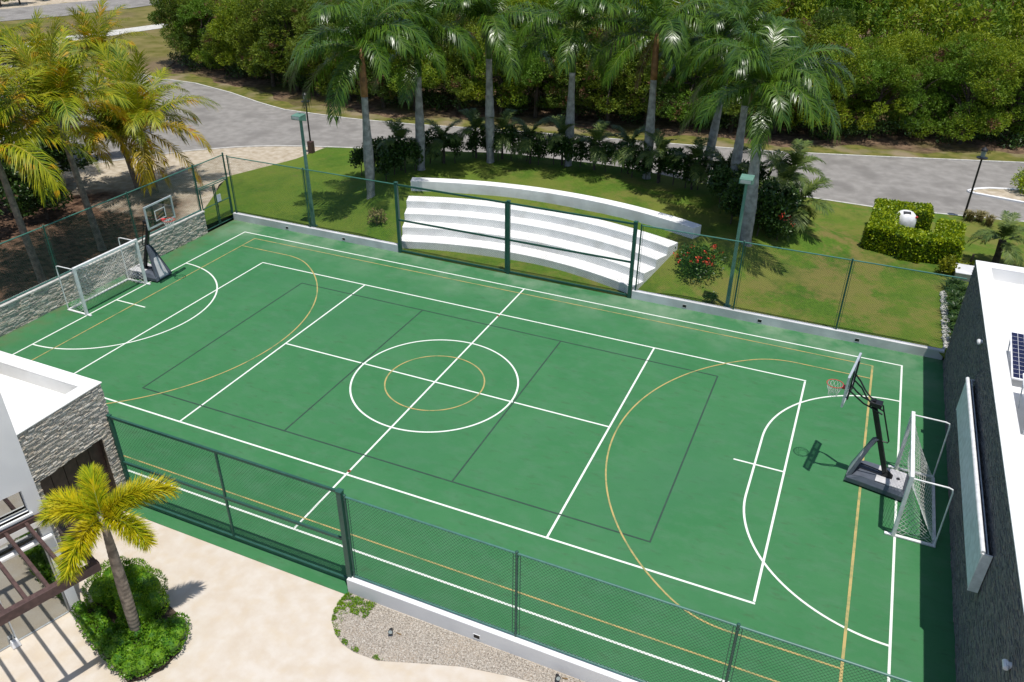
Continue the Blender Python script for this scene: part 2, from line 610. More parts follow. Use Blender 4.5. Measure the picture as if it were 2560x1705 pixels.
glass_material('window_glass', (0.34, 0.36, 0.32), 0.02, 0.42)
glass_material('board_glass', (0.80, 0.86, 0.86), 0.03, 0.03)


# ------------------------------------------------------------------ mesh helpers
class MB:
    def __init__(s):
        s.v, s.f = [], []

    def add(s, vs, fs):
        o = len(s.v)
        s.v += [tuple(map(float, p)) for p in vs]
        s.f += [tuple(i + o for i in f) for f in fs]
        return s

    def box(s, x0, x1, y0, y1, z0, z1):
        return s.add([(x0, y0, z0), (x1, y0, z0), (x1, y1, z0), (x0, y1, z0), (x0, y0, z1), (x1, y0, z1), (x1, y1, z1), (x0, y1, z1)],
                     [(0, 3, 2, 1), (4, 5, 6, 7), (0, 1, 5, 4), (1, 2, 6, 5), (2, 3, 7, 6), (3, 0, 4, 7)])

    def bar(s, p, q, wx, wz, up=(0, 0, 1)):
        """rectangular bar from p to q, wx wide and wz deep"""
        p, q = Vector(p), Vector(q)
        d = (q - p).normalized()
        up = Vector(up)
        if abs(d.dot(up)) > 0.98:
            up = Vector((1, 0, 0))
        a = d.cross(up).normalized()
        b = a.cross(d).normalized()
        a *= wx / 2
        b *= wz / 2
        return s.add([p - a - b, p + a - b, p + a + b, p - a + b, q - a - b, q + a - b, q + a + b, q - a + b],
                     [(0, 3, 2, 1), (4, 5, 6, 7), (0, 1, 5, 4), (1, 2, 6, 5), (2, 3, 7, 6), (3, 0, 4, 7)])

    def tube(s, pts, r, n=8, cap=True):
        pts = [Vector(p) for p in pts]
        rs = r if isinstance(r, (list, tuple)) else [r] * len(pts)
        o = len(s.v)
        prev = None
        for i, p in enumerate(pts):
            d = (pts[min(i + 1, len(pts) - 1)] - pts[max(i - 1, 0)]).normalized()
            if prev is None:
                a = d.cross(Vector((0, 0, 1)))
                if a.length < 1e-3:
                    a = d.cross(Vector((1, 0, 0)))
            else:
                a = prev - d * prev.dot(d)
            a.normalize()
            prev = a
            b = d.cross(a)
            for k in range(n):
                t = 2 * math.pi * k / n
                s.v.append(tuple(p + (a * math.cos(t) + b * math.sin(t)) * rs[i]))
        for i in range(len(pts) - 1):
            for k in range(n):
                k2 = (k + 1) % n
                s.f.append((o + i * n + k, o + i * n + k2, o + (i + 1) * n + k2, o + (i + 1) * n + k))
        if cap:
            s.f.append(tuple(o + k for k in reversed(range(n))))
            e = o + (len(pts) - 1) * n
            s.f.append(tuple(e + k for k in range(n)))
        return s

    def prism(s, poly, z0, z1):
        n = len(poly)
        vs = [(x, y, z0) for x, y in poly] + [(x, y, z1) for x, y in poly]
        fs = [tuple(reversed(range(n))), tuple(range(n, 2 * n))]
        fs += [(i, (i + 1) % n, n + (i + 1) % n, n + i) for i in range(n)]
        return s.add(vs, fs)

    def build(s, name, mat, parent=None, smooth_=False, bevel=0.0):
        me = bpy.data.meshes.new(name)
        me.from_pydata(s.v, [], s.f)
        me.materials.append(MATS[mat])
        if smooth_:
            me.polygons.foreach_set('use_smooth', [True] * len(me.polygons))
        me.update()
        return link(name, me, parent, bevel)


def link(name, me, parent=None, bevel=0.0):
    o = bpy.data.objects.new(name, me)
    COL.objects.link(o)
    if parent is not None:
        o.parent = parent
    if bevel:
        b = o.modifiers.new('bevel', 'BEVEL')
        b.width = bevel
        b.segments = 2
        b.limit_method = 'ANGLE'
    return o


def fastmesh(name, verts, quads, mat, mat2=None, idx=None):
    """verts (n,3), quads (m,4) numpy"""
    me = bpy.data.meshes.new(name)
    verts = np.asarray(verts, dtype=np.float32)
    quads = np.asarray(quads, dtype=np.int32)
    me.vertices.add(len(verts))
    me.vertices.foreach_set('co', verts.ravel())
    me.loops.add(quads.size)
    me.loops.foreach_set('vertex_index', quads.ravel())
    me.polygons.add(len(quads))
    me.polygons.foreach_set('loop_start', np.arange(0, quads.size, 4, dtype=np.int32))
    try:
        me.polygons.foreach_set('loop_total', np.full(len(quads), 4, dtype=np.int32))
    except Exception:
        pass
    me.materials.append(MATS[mat])
    if mat2:
        me.materials.append(MATS[mat2])
        me.polygons.foreach_set('material_index', np.asarray(idx, dtype=np.int32))
    me.update(calc_edges=True)
    me.validate()
    return me


def tag(o, label=None, cat=None, group=None, kind=None):
    if label:
        o['label'] = label
    if cat:
        o['category'] = cat
    if group:
        o['group'] = group
    if kind:
        o['kind'] = kind
    return o


def thing(name, loc, label, cat, group=None, rz=0.0):
    o = bpy.data.objects.new(name, None)
    o.empty_display_size = 0.2
    COL.objects.link(o)
    o.location = tuple(map(float, loc))
    o.rotation_euler = (0, 0, rz)
    return tag(o, label, cat, group)


def sheet(name, poly, z, mat, label=None):
    mb = MB()
    mb.add([(x, y, z) for x, y in poly], [tuple(range(len(poly)))])
    o = mb.build(name, mat)
    o['kind'] = 'structure'
    return o


# leaf cards: rhombus leaves given centre, outward axis and size
def leaves(cen, nrm, length, width, jitter=0.7, r=rng, fold=0.0):
    n = len(cen)
    ax = nrm + r.normal(0, jitter, (n, 3))
    ax /= np.linalg.norm(ax, axis=1)[:, None] + 1e-9
    t = r.normal(0, 1, (n, 3))
    sd_ = np.cross(ax, t)
    sd_ /= np.linalg.norm(sd_, axis=1)[:, None] + 1e-9
    ln = (length * r.uniform(0.6, 1.35, n))[:, None]
    wd = (width * r.uniform(0.7, 1.3, n))[:, None]
    a = cen - ax * ln * 0.5
    b = cen + sd_ * wd * 0.5 - ax * ln * 0.05
    c = cen + ax * ln * 0.5
    d = cen - sd_ * wd * 0.5 - ax * ln * 0.05
    v = np.stack([a, b, c, d], 1).reshape(-1, 3)
    return v, np.arange(4 * n).reshape(n, 4)


def blob_points(n, blobs, r=rng, shell=0.55, wob=0.18):
    """points spread through the outer shell of several ellipsoid clumps"""
    blobs = np.asarray(blobs, float)
    area = blobs[:, 3] * blobs[:, 4]
    idx = r.choice(len(blobs), n, p=area / area.sum())
    u = r.normal(0, 1, (n, 3))
    u /= np.linalg.norm(u, axis=1)[:, None]
    rad = shell + (1 - shell) * r.random(n) ** 0.6
    rad *= 1 + wob * np.sin(u[:, 0] * 5 + idx) * np.sin(u[:, 1] * 6 + 2 * idx)
    b = blobs[idx]
    p = b[:, :3] + u * rad[:, None] * np.stack([b[:, 3], b[:, 3], b[:, 4]], 1)
    return p, u


print('helpers ready')

# ================================================================== SETTING
sheet('ground', [(-600, -400), (600, -400), (600, 800), (-600, 800)], -0.16, 'forest_floor')

NEAR = [(-70, -8), (-45, 6.0), (-35, 10.3), (-30.6, 12.4), (-27.2, 17.0), (-24.7, 19.2), (-22.6, 20.4), (-20.3, 21.3), (-17.3, 22.3), (-8, 24.0), (0, 24.9), (9.6, 25.05), (13.3, 24.95), (20, 25.9), (30, 28.0), (60, 35)]
FAR = [(-95, 10), (-75, 26), (-60, 32), (-50, 33.0), (-44, 31.9), (-40, 31.8), (-35.2, 30.5), (-31, 28.9), (-28, 28.0), (-22, 28.0), (-17, 28.65), (-11.5, 29.9), (1.5, 32.0), (7, 33.0), (12.7, 34.6), (21.5, 37.3), (60, 48)]


def polyat(line, x):
    for (x0, y0), (x1, y1) in zip(line, line[1:]):
        if x0 <= x <= x1:
            t = (x - x0) / (x1 - x0)
            return y0 + (y1 - y0) * t
    return line[0][1] if x < line[0][0] else line[-1][1]


def strip(name, xs, f0, f1, z, mat):
    mb = MB()
    n = len(xs)
    mb.v = [(x, f0(x), z) for x in xs] + [(x, f1(x), z) for x in xs]
    mb.f = [(i, i + 1, n + i + 1, n + i) for i in range(n - 1)]
    o = mb.build(name, mat)
    o['kind'] = 'structure'
    return o


def frange(a, b, s):
    n = int(round((b - a) / s))
    return [a + (b - a) * i / n for i in range(n + 1)]


strip('road', frange(-70, 60, 1.0), lambda x: polyat(NEAR, x), lambda x: polyat(FAR, x), -0.05, 'asphalt')
strip('verge', frange(-50, 60, 0.4), lambda x: polyat(FAR, x) + 0.02, lambda x: polyat(FAR, x) + 2.0 + 0.5 * math.sin(x * 0.7) + 0.25 * math.sin(x * 2.3), -0.09, 'verge_grass')
sheet('field', [(-130, 20), (-75, 26.3), (-60, 32.3), (-50, 33.3), (-45.5, 33.5), (-70, 75), (-110, 110), (-200, 90)], -0.11, 'far_grass')
sheet('far_shoulder', [(-140, 10), (-90, 48), (-74, 72), (-60, 100), (-110, 130), (-220, 60)], -0.095, 'pale_sand')
sheet('far_road', [at(-700, 330)[:2], at(-60, 57)[:2], at(160, 38)[:2], at(330, 18)[:2], at(500, -6)[:2], at(500, -36)[:2], at(330, -9)[:2], at(160, 6)[:2], at(-60, 28)[:2], at(-700, 280)[:2]], -0.07, 'asphalt')
sheet('far_pavement', [at(-300, 150)[:2], at(138, 92)[:2], at(330, 67)[:2], at(420, 55)[:2], at(420, 66)[:2], at(330, 79)[:2], at(155, 106)[:2], at(-300, 166)[:2]], -0.08, 'concrete_kerb')


def kerb(name, line, x0, x1, z, w=0.14, hgt=0.03, off=0.0, step=0.8):
    pts = [Vector((x, polyat(line, x) + off, z)) for x in frange(x0, x1, step)]
    mb = MB()
    for p, q in zip(pts, pts[1:]):
        d = (q - p).normalized()
        mb.bar(p, q + d * 0.01, w, hgt * 2)
    o = mb.build(name, 'concrete_kerb')
    o['kind'] = 'structure'


kerb('road_kerb', FAR, -48, 58, -0.04)
kerb('road_kerb', NEAR, -34, 58, -0.03)

# pale gravel and leaf litter left of the court
sheet('gravel_verge', [(-21.6, 6.0), (-19.2, 6.4), (-17.0, 7.0), (-21.0, 13.0), (-21.4, 14.4), (-20.5, 16.8), (-19.8, 19.3), (-19.4, 21.4), (-20.3, 21.28), (-22.6, 20.38), (-24.7, 19.18), (-27.2, 16.98), (-30.6, 12.38), (-35, 10.3), (-33, 7.5), (-26, 8.2)], -0.045, 'left_earth')
sheet('earth', [(-70, -40), (-16.7, -40), (-16.7, 7.2), (-19.5, 7.6), (-24, 9.0), (-28, 9.5), (-35, 10.3), (-45, 6), (-70, -8)], -0.055, 'left_earth')
sheet('paving', [(-60, -60), (60, -60), (60, -9.2), (2.61, -9.2), (2.61, -9.33), (-60, -9.33)], -0.012, 'travertine')

# lawn with the berm behind the steps
xs = frange(-21.4, 44.0, 0.3)
NY = 84


def y_low(x):
    if x < -16.6:
        return 5.2 + (-16.6 - x) * 1.86
    if x > 16.3:
        return 8.5
    if -6.85 < x < 4.45:
        return 9.06
    return 9.14


def y_high(x):
    if x < -19.7:
        return 19.2 + (x + 19.7) * 2.8
    return polyat(NEAR, x) - 0.02


mb = MB()
for x in xs:
    a, b = y_low(x), max(y_high(x), y_low(x) + 0.05)
    for j in range(NY + 1):
        y = a + (b - a) * j / NY
        z = lawn_z(x, y)
        if -6.85 < x < 4.45:
            z = min(z, 0.02 + max(0, (y - 9.06)) * 0.35) if y < 10.0 else z
        if y > b - 0.5:
            z = z + (-0.02 - z) * smooth((y - b + 0.5) / 0.5)
        mb.v.append((x, y, z))
for i in range(len(xs) - 1):
    for j in range(NY):
        a = i * (NY + 1) + j
        mb.f.append((a, a + NY + 1, a + NY + 2, a + 1))
lawn = mb.build('lawn', 'lawn_grass', smooth_=True)
lawn['kind'] = 'structure'

# court slab and its painted lines
mb = MB().prism([(-16.56, -9.345), (2.62, -9.345), (2.62, -9.16), (16.40, -9.16), (16.40, 9.06), (-16.56, 9.06)], -0.3, 0.0)
court = mb.build('court', 'court_green')
court['kind'] = 'structure'


def line(p, q, w, z, mat, name):
    mb = MB()
    p, q = Vector((p[0], p[1], 0)), Vector((q[0], q[1], 0))
    d = (q - p).normalized()
    a = Vector((-d.y, d.x, 0)) * w / 2
    e = d * w / 2
    zz = Vector((0, 0, z))
    mb.add([p - a - e + zz, p + a - e + zz, q + a + e + zz, q - a + e + zz], [(0, 3, 2, 1)])
    return mb.build(name, mat, court)


def arc(c, r, a0, a1, w, z, mat, name, n=64):
    mb = MB()
    for i in range(n + 1):
        t = a0 + (a1 - a0) * i / n
        for rr in (r - w / 2, r + w / 2):
            mb.v.append((c[0] + rr * math.cos(t), c[1] + rr * math.sin(t), z))
    mb.f = [(2 * i, 2 * i + 1, 2 * i + 3, 2 * i + 2) for i in range(n)]
    return mb.build(name, mat, court)


WL, YLN, BL_ = 'white_line', 'yellow_line', 'black_line'
zw, zy, zb, zc = 0.004, 0.008, 0.006, 0.0095
W = 0.062
# tennis
for s in (-1, 1):
    line((-11.87, s * 5.485), (11.87, s * 5.485), W, zw, 'paint_white', WL)
    line((s * 11.87, -5.4), (s * 11.87, 5.4), W, 0.005, 'paint_white', WL)
    line((s * 6.4, -5.43), (s * 6.4, 5.43), W, 0.005, 'paint_white', WL)
    # outer futsal rectangle
    line((-14.98, s * 8.0), (14.98, s * 8.0), W, zw, 'paint_white', WL)
    line((s * 14.98, -7.95), (s * 14.98, 7.95), W, 0.005, 'paint_white', WL)
line((-6.36, 0), (6.36, 0), W, zw, 'paint_white', WL)
line((0, -7.95), (0, 7.95), W, 0.005, 'paint_white', WL)
arc((0, 0), 2.92, 0, 2 * math.pi, W, 0.0056, 'paint_white', WL, 128)
# goal areas
arc((-14.98, 0), 3.98, -math.pi / 2, math.pi / 2, W, 0.0056, 'paint_white', WL)
line((-14.92, 0), (-13.44, 0), W, zw, 'paint_white', WL)
arc((14.98, 1.5), 3.98, math.pi / 2, math.pi, W, 0.0056, 'paint_white', WL, 32)
arc((14.98, -1.5), 3.98, math.pi, 1.5 * math.pi, W, 0.0056, 'paint_white', WL, 32)
line((11.0, -1.5), (11.0, 1.5), W, zw, 'paint_white', WL)
line((10.4, 0), (11.83, 0), W, 0.0052, 'paint_white', WL)
# volleyball in black
for s in (-1, 1):
    line((-8.98, s * 4.49), (8.98, s * 4.49), 0.05, zb, 'paint_black', BL_)
    line((s * 8.98, -4.46), (s * 8.98, 4.46), 0.05, 0.0065, 'paint_black', BL_)
    line((s * 3.01, -4.46), (s * 3.01, 4.46), 0.05, 0.0065, 'paint_black', BL_)
# basketball in yellow
for s in (-1, 1):
    line((-14.0, s * 7.54), (14.0, s * 7.54), 0.046, zy, 'paint_yellow', YLN)
    line((s * 14.0, -7.5), (s * 14.0, 7.5), 0.048 if s < 0 else 0.07, 0.0085, 'paint_yellow', YLN)
    cx = s * 14.08
    pts = []
    b0 = math.asin(6.12 / 7.42)
    for k in range(81):
        q = -b0 + 2 * b0 * k / 80
        pts.append((cx - s * 7.42 * math.cos(q), 7.42 * math.sin(q)))
    for t in (1, -1):
        e = pts[-1] if t > 0 else pts[0]
        tan = (s * math.tan(b0))
        ctrl = (e[0] + (6.6 - 6.12) * tan, t * 6.6)
        end = (ctrl[0] + s * 0.85, t * 6.6)
        ext = []
        for k in range(1, 13):
            u = k / 12
            ext.append(((1 - u) ** 2 * e[0] + 2 * u * (1 - u) * ctrl[0] + u * u * end[0], (1 - u) ** 2 * e[1] + 2 * u * (1 - u) * ctrl[1] + u * u * end[1]))
        ext.append((s * 13.96, t * 6.6))
        pts = pts + ext if t > 0 else ext[::-1] + pts
    mb = MB()
    for k, p in enumerate(pts):
        a_, b_ = pts[max(k - 1, 0)], pts[min(k + 1, len(pts) - 1)]
        d_ = Vector((b_[0] - a_[0], b_[1] - a_[1], 0)).normalized()
        mb.v += [(p[0] - d_.y * 0.025, p[1] + d_.x * 0.025, zc), (p[0] + d_.y * 0.025, p[1] - d_.x * 0.025, zc)]
    mb.f = [(2 * k, 2 * k + 1, 2 * k + 3, 2 * k + 2) for k in range(len(pts) - 1)]
    mb.build(YLN, 'paint_yellow', court)
arc((0, 0), 1.74, 0, 2 * math.pi, 0.05, zc, 'paint_yellow', YLN, 96)

for s in (-1, 1):
    t = thing('net_sleeve', (0.0, s * 5.33, 0.0), 'red-brown net post cover on the %s end of the halfway line' % ('near' if s < 0 else 'far'), 'cover')
    MB().tube([(0, 0, -0.02), (0, 0, 0.014)], 0.055, 14).build('cap', 'rust', t)
    MB().tube([(0, 0, 0.014), (0, 0, 0.02)], 0.03, 8).build('bolt', 'black_metal', t)

# ================================================================== LOW WALLS
def low_wall(x0, x1, y0, y1, h, label, mat, vents=(), vface=-1, vz=0.13):
    t = thing('low_wall', (x0, (y0 + y1) / 2, 0), label, 'wall')
    ox, oy = x0, (y0 + y1) / 2
    MB().box(0, x1 - x0, y0 - oy, y1 - oy, -0.05, h).build('wall_body', mat, t, bevel=0.012)
    for vx in vents:
        yy = (y0 if vface < 0 else y1) - oy
        m_ = MB()
        m_.box(vx - ox - 0.075, vx - ox + 0.075, yy - 0.004, yy + 0.01, vz - 0.06, vz + 0.06)
        m_.build('drain_opening', 'black_metal', t)  # black plate on the wall face, its colour standing for shade in the recess
        f = MB()
        for a, b, c, d in ((-0.095, 0.095, 0.06, 0.075), (-0.095, 0.095, -0.075, -0.06), (-0.095, -0.075, -0.06, 0.06), (0.075, 0.095, -0.06, 0.06)):
            f.box(vx - ox + a, vx - ox + b, yy - 0.008, yy + 0.01, vz + c, vz + d)
        f.build('drain_frame', mat, t)
    return t


low_wall(-16.56, -6.86, 9.05, 9.25, 0.36, 'low white kerb wall under the far fence left of the big gates', 'kerb_wall_paint', (-13.22, -9.89))
low_wall(4.44, 16.33, 9.05, 9.25, 0.36, 'low white kerb wall under the far fence right of the big gates', 'kerb_wall_paint', (6.69, 9.71, 13.35))
low_wall(2.60, 16.33, -9.27, -9.04, 0.45, 'low white wall between the gravel bed and the near side of the court', 'white_render', (6.15, 13.2), vz=0.14)

# ================================================================== DRY-STACKED STONE
def veneer(name, org, u, nrm, width, height, mat, parent, rows=0.042, lens=(0.10, 0.34), depth=(0.012, 0.05), holes=(), seed=1):
    """thin ledge stones, each with its own length, height and projection"""
    r = random.Random(seed)
    u, nrm, org = Vector(u), Vector(nrm), Vector(org)
    up = Vector((0, 0, 1))
    mb = MB()
    z = 0.0
    while z < height - 0.01:
        rh = min(rows * r.uniform(0.7, 1.4), height - z)
        x = -r.uniform(0, lens[1])
        while x < width:
            ln = r.uniform(*lens)
            a, b = max(0, x), min(width, x + ln)
            x += ln
            if b - a < 0.02:
                continue
            segs = [(a, b)]
            for (h0, h1, k0, k1) in holes:
                if z + rh > k0 and z < k1:
                    ns = []
                    for (p, q) in segs:
                        if q <= h0 or p >= h1:
                            ns.append((p, q))
                        else:
                            if p < h0 - 0.02:
                                ns.append((p, h0))
                            if q > h1 + 0.02:
                                ns.append((h1, q))
                    segs = ns
            for (p, q) in segs:
                d = r.uniform(*depth)
                g = 0.0018
                c = [org + u * (p + g) + up * (z + g), org + u * (q - g) + up * (z + g), org + u * (q - g) + up * (z + rh - g), org + u * (p + g) + up * (z + rh - g)]
                fr = [c_ + nrm * (d + r.uniform(-0.006, 0.006)) for c_ in c]
                mb.add(c + fr, [(4, 5, 6, 7), (0, 1, 5, 4), (1, 2, 6, 5), (2, 3, 7, 6), (3, 0, 4, 7)])
        z += rh
    o = mb.build(name, mat, parent)
    o['kind'] = 'stuff'
    return o


t = thing('stone_wall', (-16.7, -3.4, 0), 'low dry-stacked grey stone wall behind the left goal', 'wall')
MB().box(-0.15, 0.12, -13.6, 10.55, -0.05, 1.08).build('wall_core', 'soil', t)
veneer('stone_facing', (0.12, -13.6, 0), (0, 1, 0), (1, 0, 0), 24.15, 1.08, 'ledge_stone', t, rows=0.05, seed=3)
veneer('stone_facing', (0.12, 10.55, 0), (-1, 0, 0), (0, 1, 0), 0.27, 1.08, 'ledge_stone', t, rows=0.05, seed=4)
mb = MB()
y = -13.6
while y < 10.5:
    y2 = min(y + random.uniform(0.45, 0.8), 10.6)
    mb.box(-0.17, 0.17 + random.uniform(-0.01, 0.02), y + 0.006, y2 - 0.006, 1.08, 1.13 + random.uniform(-0.008, 0.008))
    y = y2
mb.build('coping', 'concrete_kerb', t)

# ================================================================== FENCES
def wire_mesh(parent, p0, p1, z0, z1, pitch=0.085, r=0.0032, name='chain_link_mesh'):
    """diamond chain-link as crossing wires, clipped to one bay"""
    p0, p1 = Vector((p0[0], p0[1], 0)), Vector((p1[0], p1[1], 0))
    Lb = (p1 - p0).length
    u = (p1 - p0).normalized()
    nn = Vector((-u.y, u.x, 0))
    H = z1 - z0
    mb = MB()
    k = 1.15
    for sgn in (1, -1):
        c = -H / k
        while c < Lb + H / k:
            # s = c + sgn*(z)/k
            s0 = c if sgn > 0 else c + H / k
            s1 = c + H / k if sgn > 0 else c
            za, zb_ = 0.0, H
            sa, sb = s0, s1
            if sgn > 0:
                if sa < 0:
                    za = -sa * k
                    sa = 0
                if sb > Lb:
                    zb_ = H - (sb - Lb) * k
                    sb = Lb
            else:
                if sa > Lb:
                    za = (sa - Lb) * k
                    sa = Lb
                if sb < 0:
                    zb_ = H - (-sb) * k
                    sb = 0
            c += pitch
            if zb_ - za < 0.02:
                continue
            A = p0 + u * sa + Vector((0, 0, z0 + za))
            B = p0 + u * sb + Vector((0, 0, z0 + zb_))
            d = (B - A).normalized()
            q = d.cross(nn)
            o = nn * (0.002 * sgn)
            a1, a2, a3 = o + nn * r, o - nn * r * 0.5 + q * r * 0.87, o - nn * r * 0.5 - q * r * 0.87
            mb.add([A + a1, A + a2, A + a3, B + a1, B + a2, B + a3], [(0, 1, 4, 3), (1, 2, 5, 4), (2, 0, 3, 5)])
    ob = mb.build(name, 'wire_green', parent)
    ob['kind'] = 'stuff'
    return ob


def post(parent, x, y, z0, z1, r=0.032, square=0.0, mat='fence_green', name='post'):
    mb = MB()
    if square:
        mb.box(x - square / 2, x + square / 2, y - square / 2, y + square / 2, z0, z1)
        mb.box(x - square * 0.58, x + square * 0.58, y - square * 0.58, y + square * 0.58, z1, z1 + 0.02)
    else:
        mb.tube([(x, y, z0), (x, y, z1)], r, 10)
        mb.tube([(x, y, z1), (x, y, z1 + 0.03), (x, y, z1 + 0.05)], [r * 1.15, r * 1.1, r * 0.3], 10)
        for zz in (z0 + 0.25, (z0 + z1) / 2, z1 - 0.12):
            mb.tube([(x, y, zz - 0.015), (x, y, zz + 0.015)], r * 1.25, 10)
    return mb.build(name, mat, parent)


def rail(parent, p, q, r, name, mat='fence_rail_green'):
    return MB().tube([p, q], r, 8).build(name, mat, parent)


def fence(label, org, axis, stops, zb_, zt, cat='fence', rails=('top', 'bottom'), tension=True, skip_mesh=(), open_end=False, wr=0.0036):
    """stops: distances of posts along axis"""
    t = thing('chain_link_fence', (org[0], org[1], 0), label, cat)
    ax = Vector((axis[0], axis[1], 0))
    for s in (stops[:-1] if open_end else stops):
        p = ax * s
        post(t, p.x, p.y, zb_, zt)
        if tension:
            for e in (-1, 1):
                q = ax * (s + e * 0.085)
                if stops[0] - 0.01 <= s + e * 0.085 <= stops[-1] + 0.01:
                    MB().tube([(q.x, q.y, zb_ + 0.03), (q.x, q.y, zt - 0.03)], 0.009, 6).build('tension_bar', 'fence_green', t)
    a, b = ax * stops[0], ax * stops[-1]
    rail(t, (a.x, a.y, zt - 0.03), (b.x, b.y, zt - 0.03), 0.026, 'top_rail')
    if 'bottom' in rails:
        rail(t, (a.x, a.y, zb_ + 0.05), (b.x, b.y, zb_ + 0.05), 0.026, 'bottom_rail')
    for i, (s0, s1) in enumerate(zip(stops, stops[1:])):
        if i in skip_mesh:
            continue
        p, q = ax * (s0 + 0.03), ax * (s1 - 0.03)
        wire_mesh(t, p, q, zb_ + 0.04, zt - 0.03, r=wr)
    return t


# far side
fence('tall green chain-link fence on the far kerb wall left of the big gates', (-16.45, 9.15), (1, 0), [0.05, 4.58, 9.62], 0.36, 3.32, rails=('top',), wr=0.0024)
fence('tall green chain-link fence on the far kerb wall right of the big gates', (4.45, 9.15), (1, 0), [0.12, 4.17, 8.08, 11.85], 0.36, 3.30, rails=('top',), open_end=True, wr=0.0024)


def gate_leaf(name, org, ln, zb_, zt, label, mid, ends=(0.06, 0.06), cat='gate', inner=None, wr=0.0019):
    t = thing(name, (org[0], org[1], 0), label, cat)
    for s, e in ((0, ends[0]), (ln, ends[1])):
        if e:
            post(t, s, 0, 0.0 if e > 0.1 else zb_, zt + (0.06 if e > 0.1 else 0), square=e, name='gate_post' if e > 0.1 else 'frame_upright')
    for z, nm in ((zt - 0.04, 'top_rail'), (mid, 'middle_rail'), (zb_ + 0.04, 'bottom_rail')):
        MB().bar((0.03, 0.0, z), (ln - 0.03, 0.0, z), 0.055, 0.075).build(nm, 'fence_green', t)
    for s in (inner or []):
        MB().bar((s, 0, zb_), (s, 0, zt - 0.08), 0.05, 0.05).build('frame_upright', 'fence_green', t)
    wire_mesh(t, (0.03, 0.035), (ln - 0.03, 0.035), zb_ + 0.02, zt - 0.04, r=wr)
    return t


gate_leaf('tall_gate', (-6.78, 9.1), 5.42, 0.06, 3.34, 'left leaf of the tall green mesh gates before the white steps', 1.62, (0.14, 0.08))
gate_leaf('tall_gate', (-1.24, 9.1), 5.58, 0.06, 3.34, 'right leaf of the tall green mesh gates before the white steps', 1.62, (0.13, 0.14))
gate_leaf('sliding_gate', (-4.72, -8.98), 7.2, 0.07, 3.02, 'long green mesh sliding gate beside the stone garage, near side of the court', 1.47, (0.09, 0.09), inner=[3.55], wr=0.0030)

# near side
t = fence('green chain-link fence standing on the near low white wall', (2.62, -9.12), (1, 0), [0.12, 4.45, 9.08, 13.6], 0.45, 3.06)
post(t, 0.0, 0.0, 0.45, 3.16, square=0.13, name='gate_post')
# left side on the stone wall and beside it
fence('green chain-link fence standing on the grey stone wall behind the left goal', (-16.68, -13.2), (0, 1), [0.0, 4.1, 8.2, 12.2, 16.35, 20.3], 1.13, 3.36, rails=('top', 'bottom'))
t = fence('upper green mesh panel above the small corner gate', (-16.68, 7.12), (0, 1), [0.02, 2.06], 2.16, 3.36, tension=False)
for s in (0.0, 2.07):
    post(t, 0, s, 0.0, 3.40, r=0.04)

t = thing('corner_gate', (-16.68, 7.2, 0), 'small green mesh gate with a paper notice at the far left court corner', 'gate')
for s in (0.06, 0.95, 1.05, 1.92):
    MB().tube([(0, s, 0.05), (0, s, 2.12)], 0.028, 8).build('frame_upright', 'fence_green', t)
for z in (0.07, 1.15, 2.12):
    MB().tube([(0, 0.06, z), (0, 1.92, z)], 0.025, 8).build('frame_rail', 'fence_rail_green', t)
wire_mesh(t, (0.02, 0.08), (0.02, 1.9), 0.08, 2.1)
MB().box(0.04, 0.05, 1.05, 1.32, 1.2, 1.56).build('notice', 'sign_paper', t)
MB().tube([(0.05, 1.0, 0.95), (0.1, 1.0, 0.95), (0.1, 1.0, 1.1)], 0.014, 6).build('latch', 'black_metal', t)

# ================================================================== WHITE STEPS
def arc_step(name, parent, r0, r1, z0, z1, a0, a1, n=40):
    mb = MB()
    for i in range(n + 1):
        th = R_(a0 + (a1 - a0) * i / n)
        for rr, zz in ((r0, z0), (r1, z0), (r1, z1), (r0, z1)):
            mb.v.append((rr * math.sin(th), rr * math.cos(th), zz))
    for i in range(n):
        o = 4 * i
        for k in range(4):
            k2 = (k + 1) % 4
            mb.f.append((o + k, o + k2, o + 4 + k2, o + 4 + k))
    mb.f.append((3, 2, 1, 0))
    e = 4 * n
    mb.f.append((e, e + 1, e + 2, e + 3))
    return mb.build(name, 'step_white', parent, bevel=0.012)


t = thing('curved_steps', (AX, AY, 0), 'four curved white concrete seating steps facing the court', 'steps')
for r0, r1, zt in ((15.2, 16.0, 0.40), (16.0, 16.8, 0.78), (16.8, 17.55, 1.16), (17.55, 18.28, 1.52)):
    arc_step('step', t, r0, r1 + 0.003, -0.15 if zt < 0.5 else zt - 0.75, zt, -21.3, 22.4)
t = thing('curved_bench', (AX, AY, 0), 'long curved white concrete bench on the grass above the steps', 'bench')
arc_step('bench_block', t, 19.28, 19.86, 1.1, 1.93, -21.4, 22.6)

# ================================================================== GOALS
def net(parent, P, nu, nv, r=0.006, name='net'):
    """P(u,v) surface; cords along both directions"""
    mb = MB()
    g = [[Vector(P(i / nu, j / nv)) for j in range(nv + 1)] for i in range(nu + 1)]

    def cord(a, b):
        d = (b - a)
        if d.length < 1e-4:
            return
        d.normalize()
        x = d.cross(Vector((0.3, 0.5, 0.8))).normalized() * r
        y = d.cross(x)
        mb.add([a + x, a - x * 0.5 + y * 0.87, a - x * 0.5 - y * 0.87, b + x, b - x * 0.5 + y * 0.87, b - x * 0.5 - y * 0.87], [(0, 1, 4, 3), (1, 2, 5, 4), (2, 0, 3, 5)])
    for i in range(nu):
        for j in range(nv):
            if (i + j) % 2:
                cord(g[i + 1][j], g[i][j + 1])
            else:
                cord(g[i][j], g[i + 1][j + 1])
    o = mb.build(name, 'net_white', parent)
    o['kind'] = 'stuff'
    return o


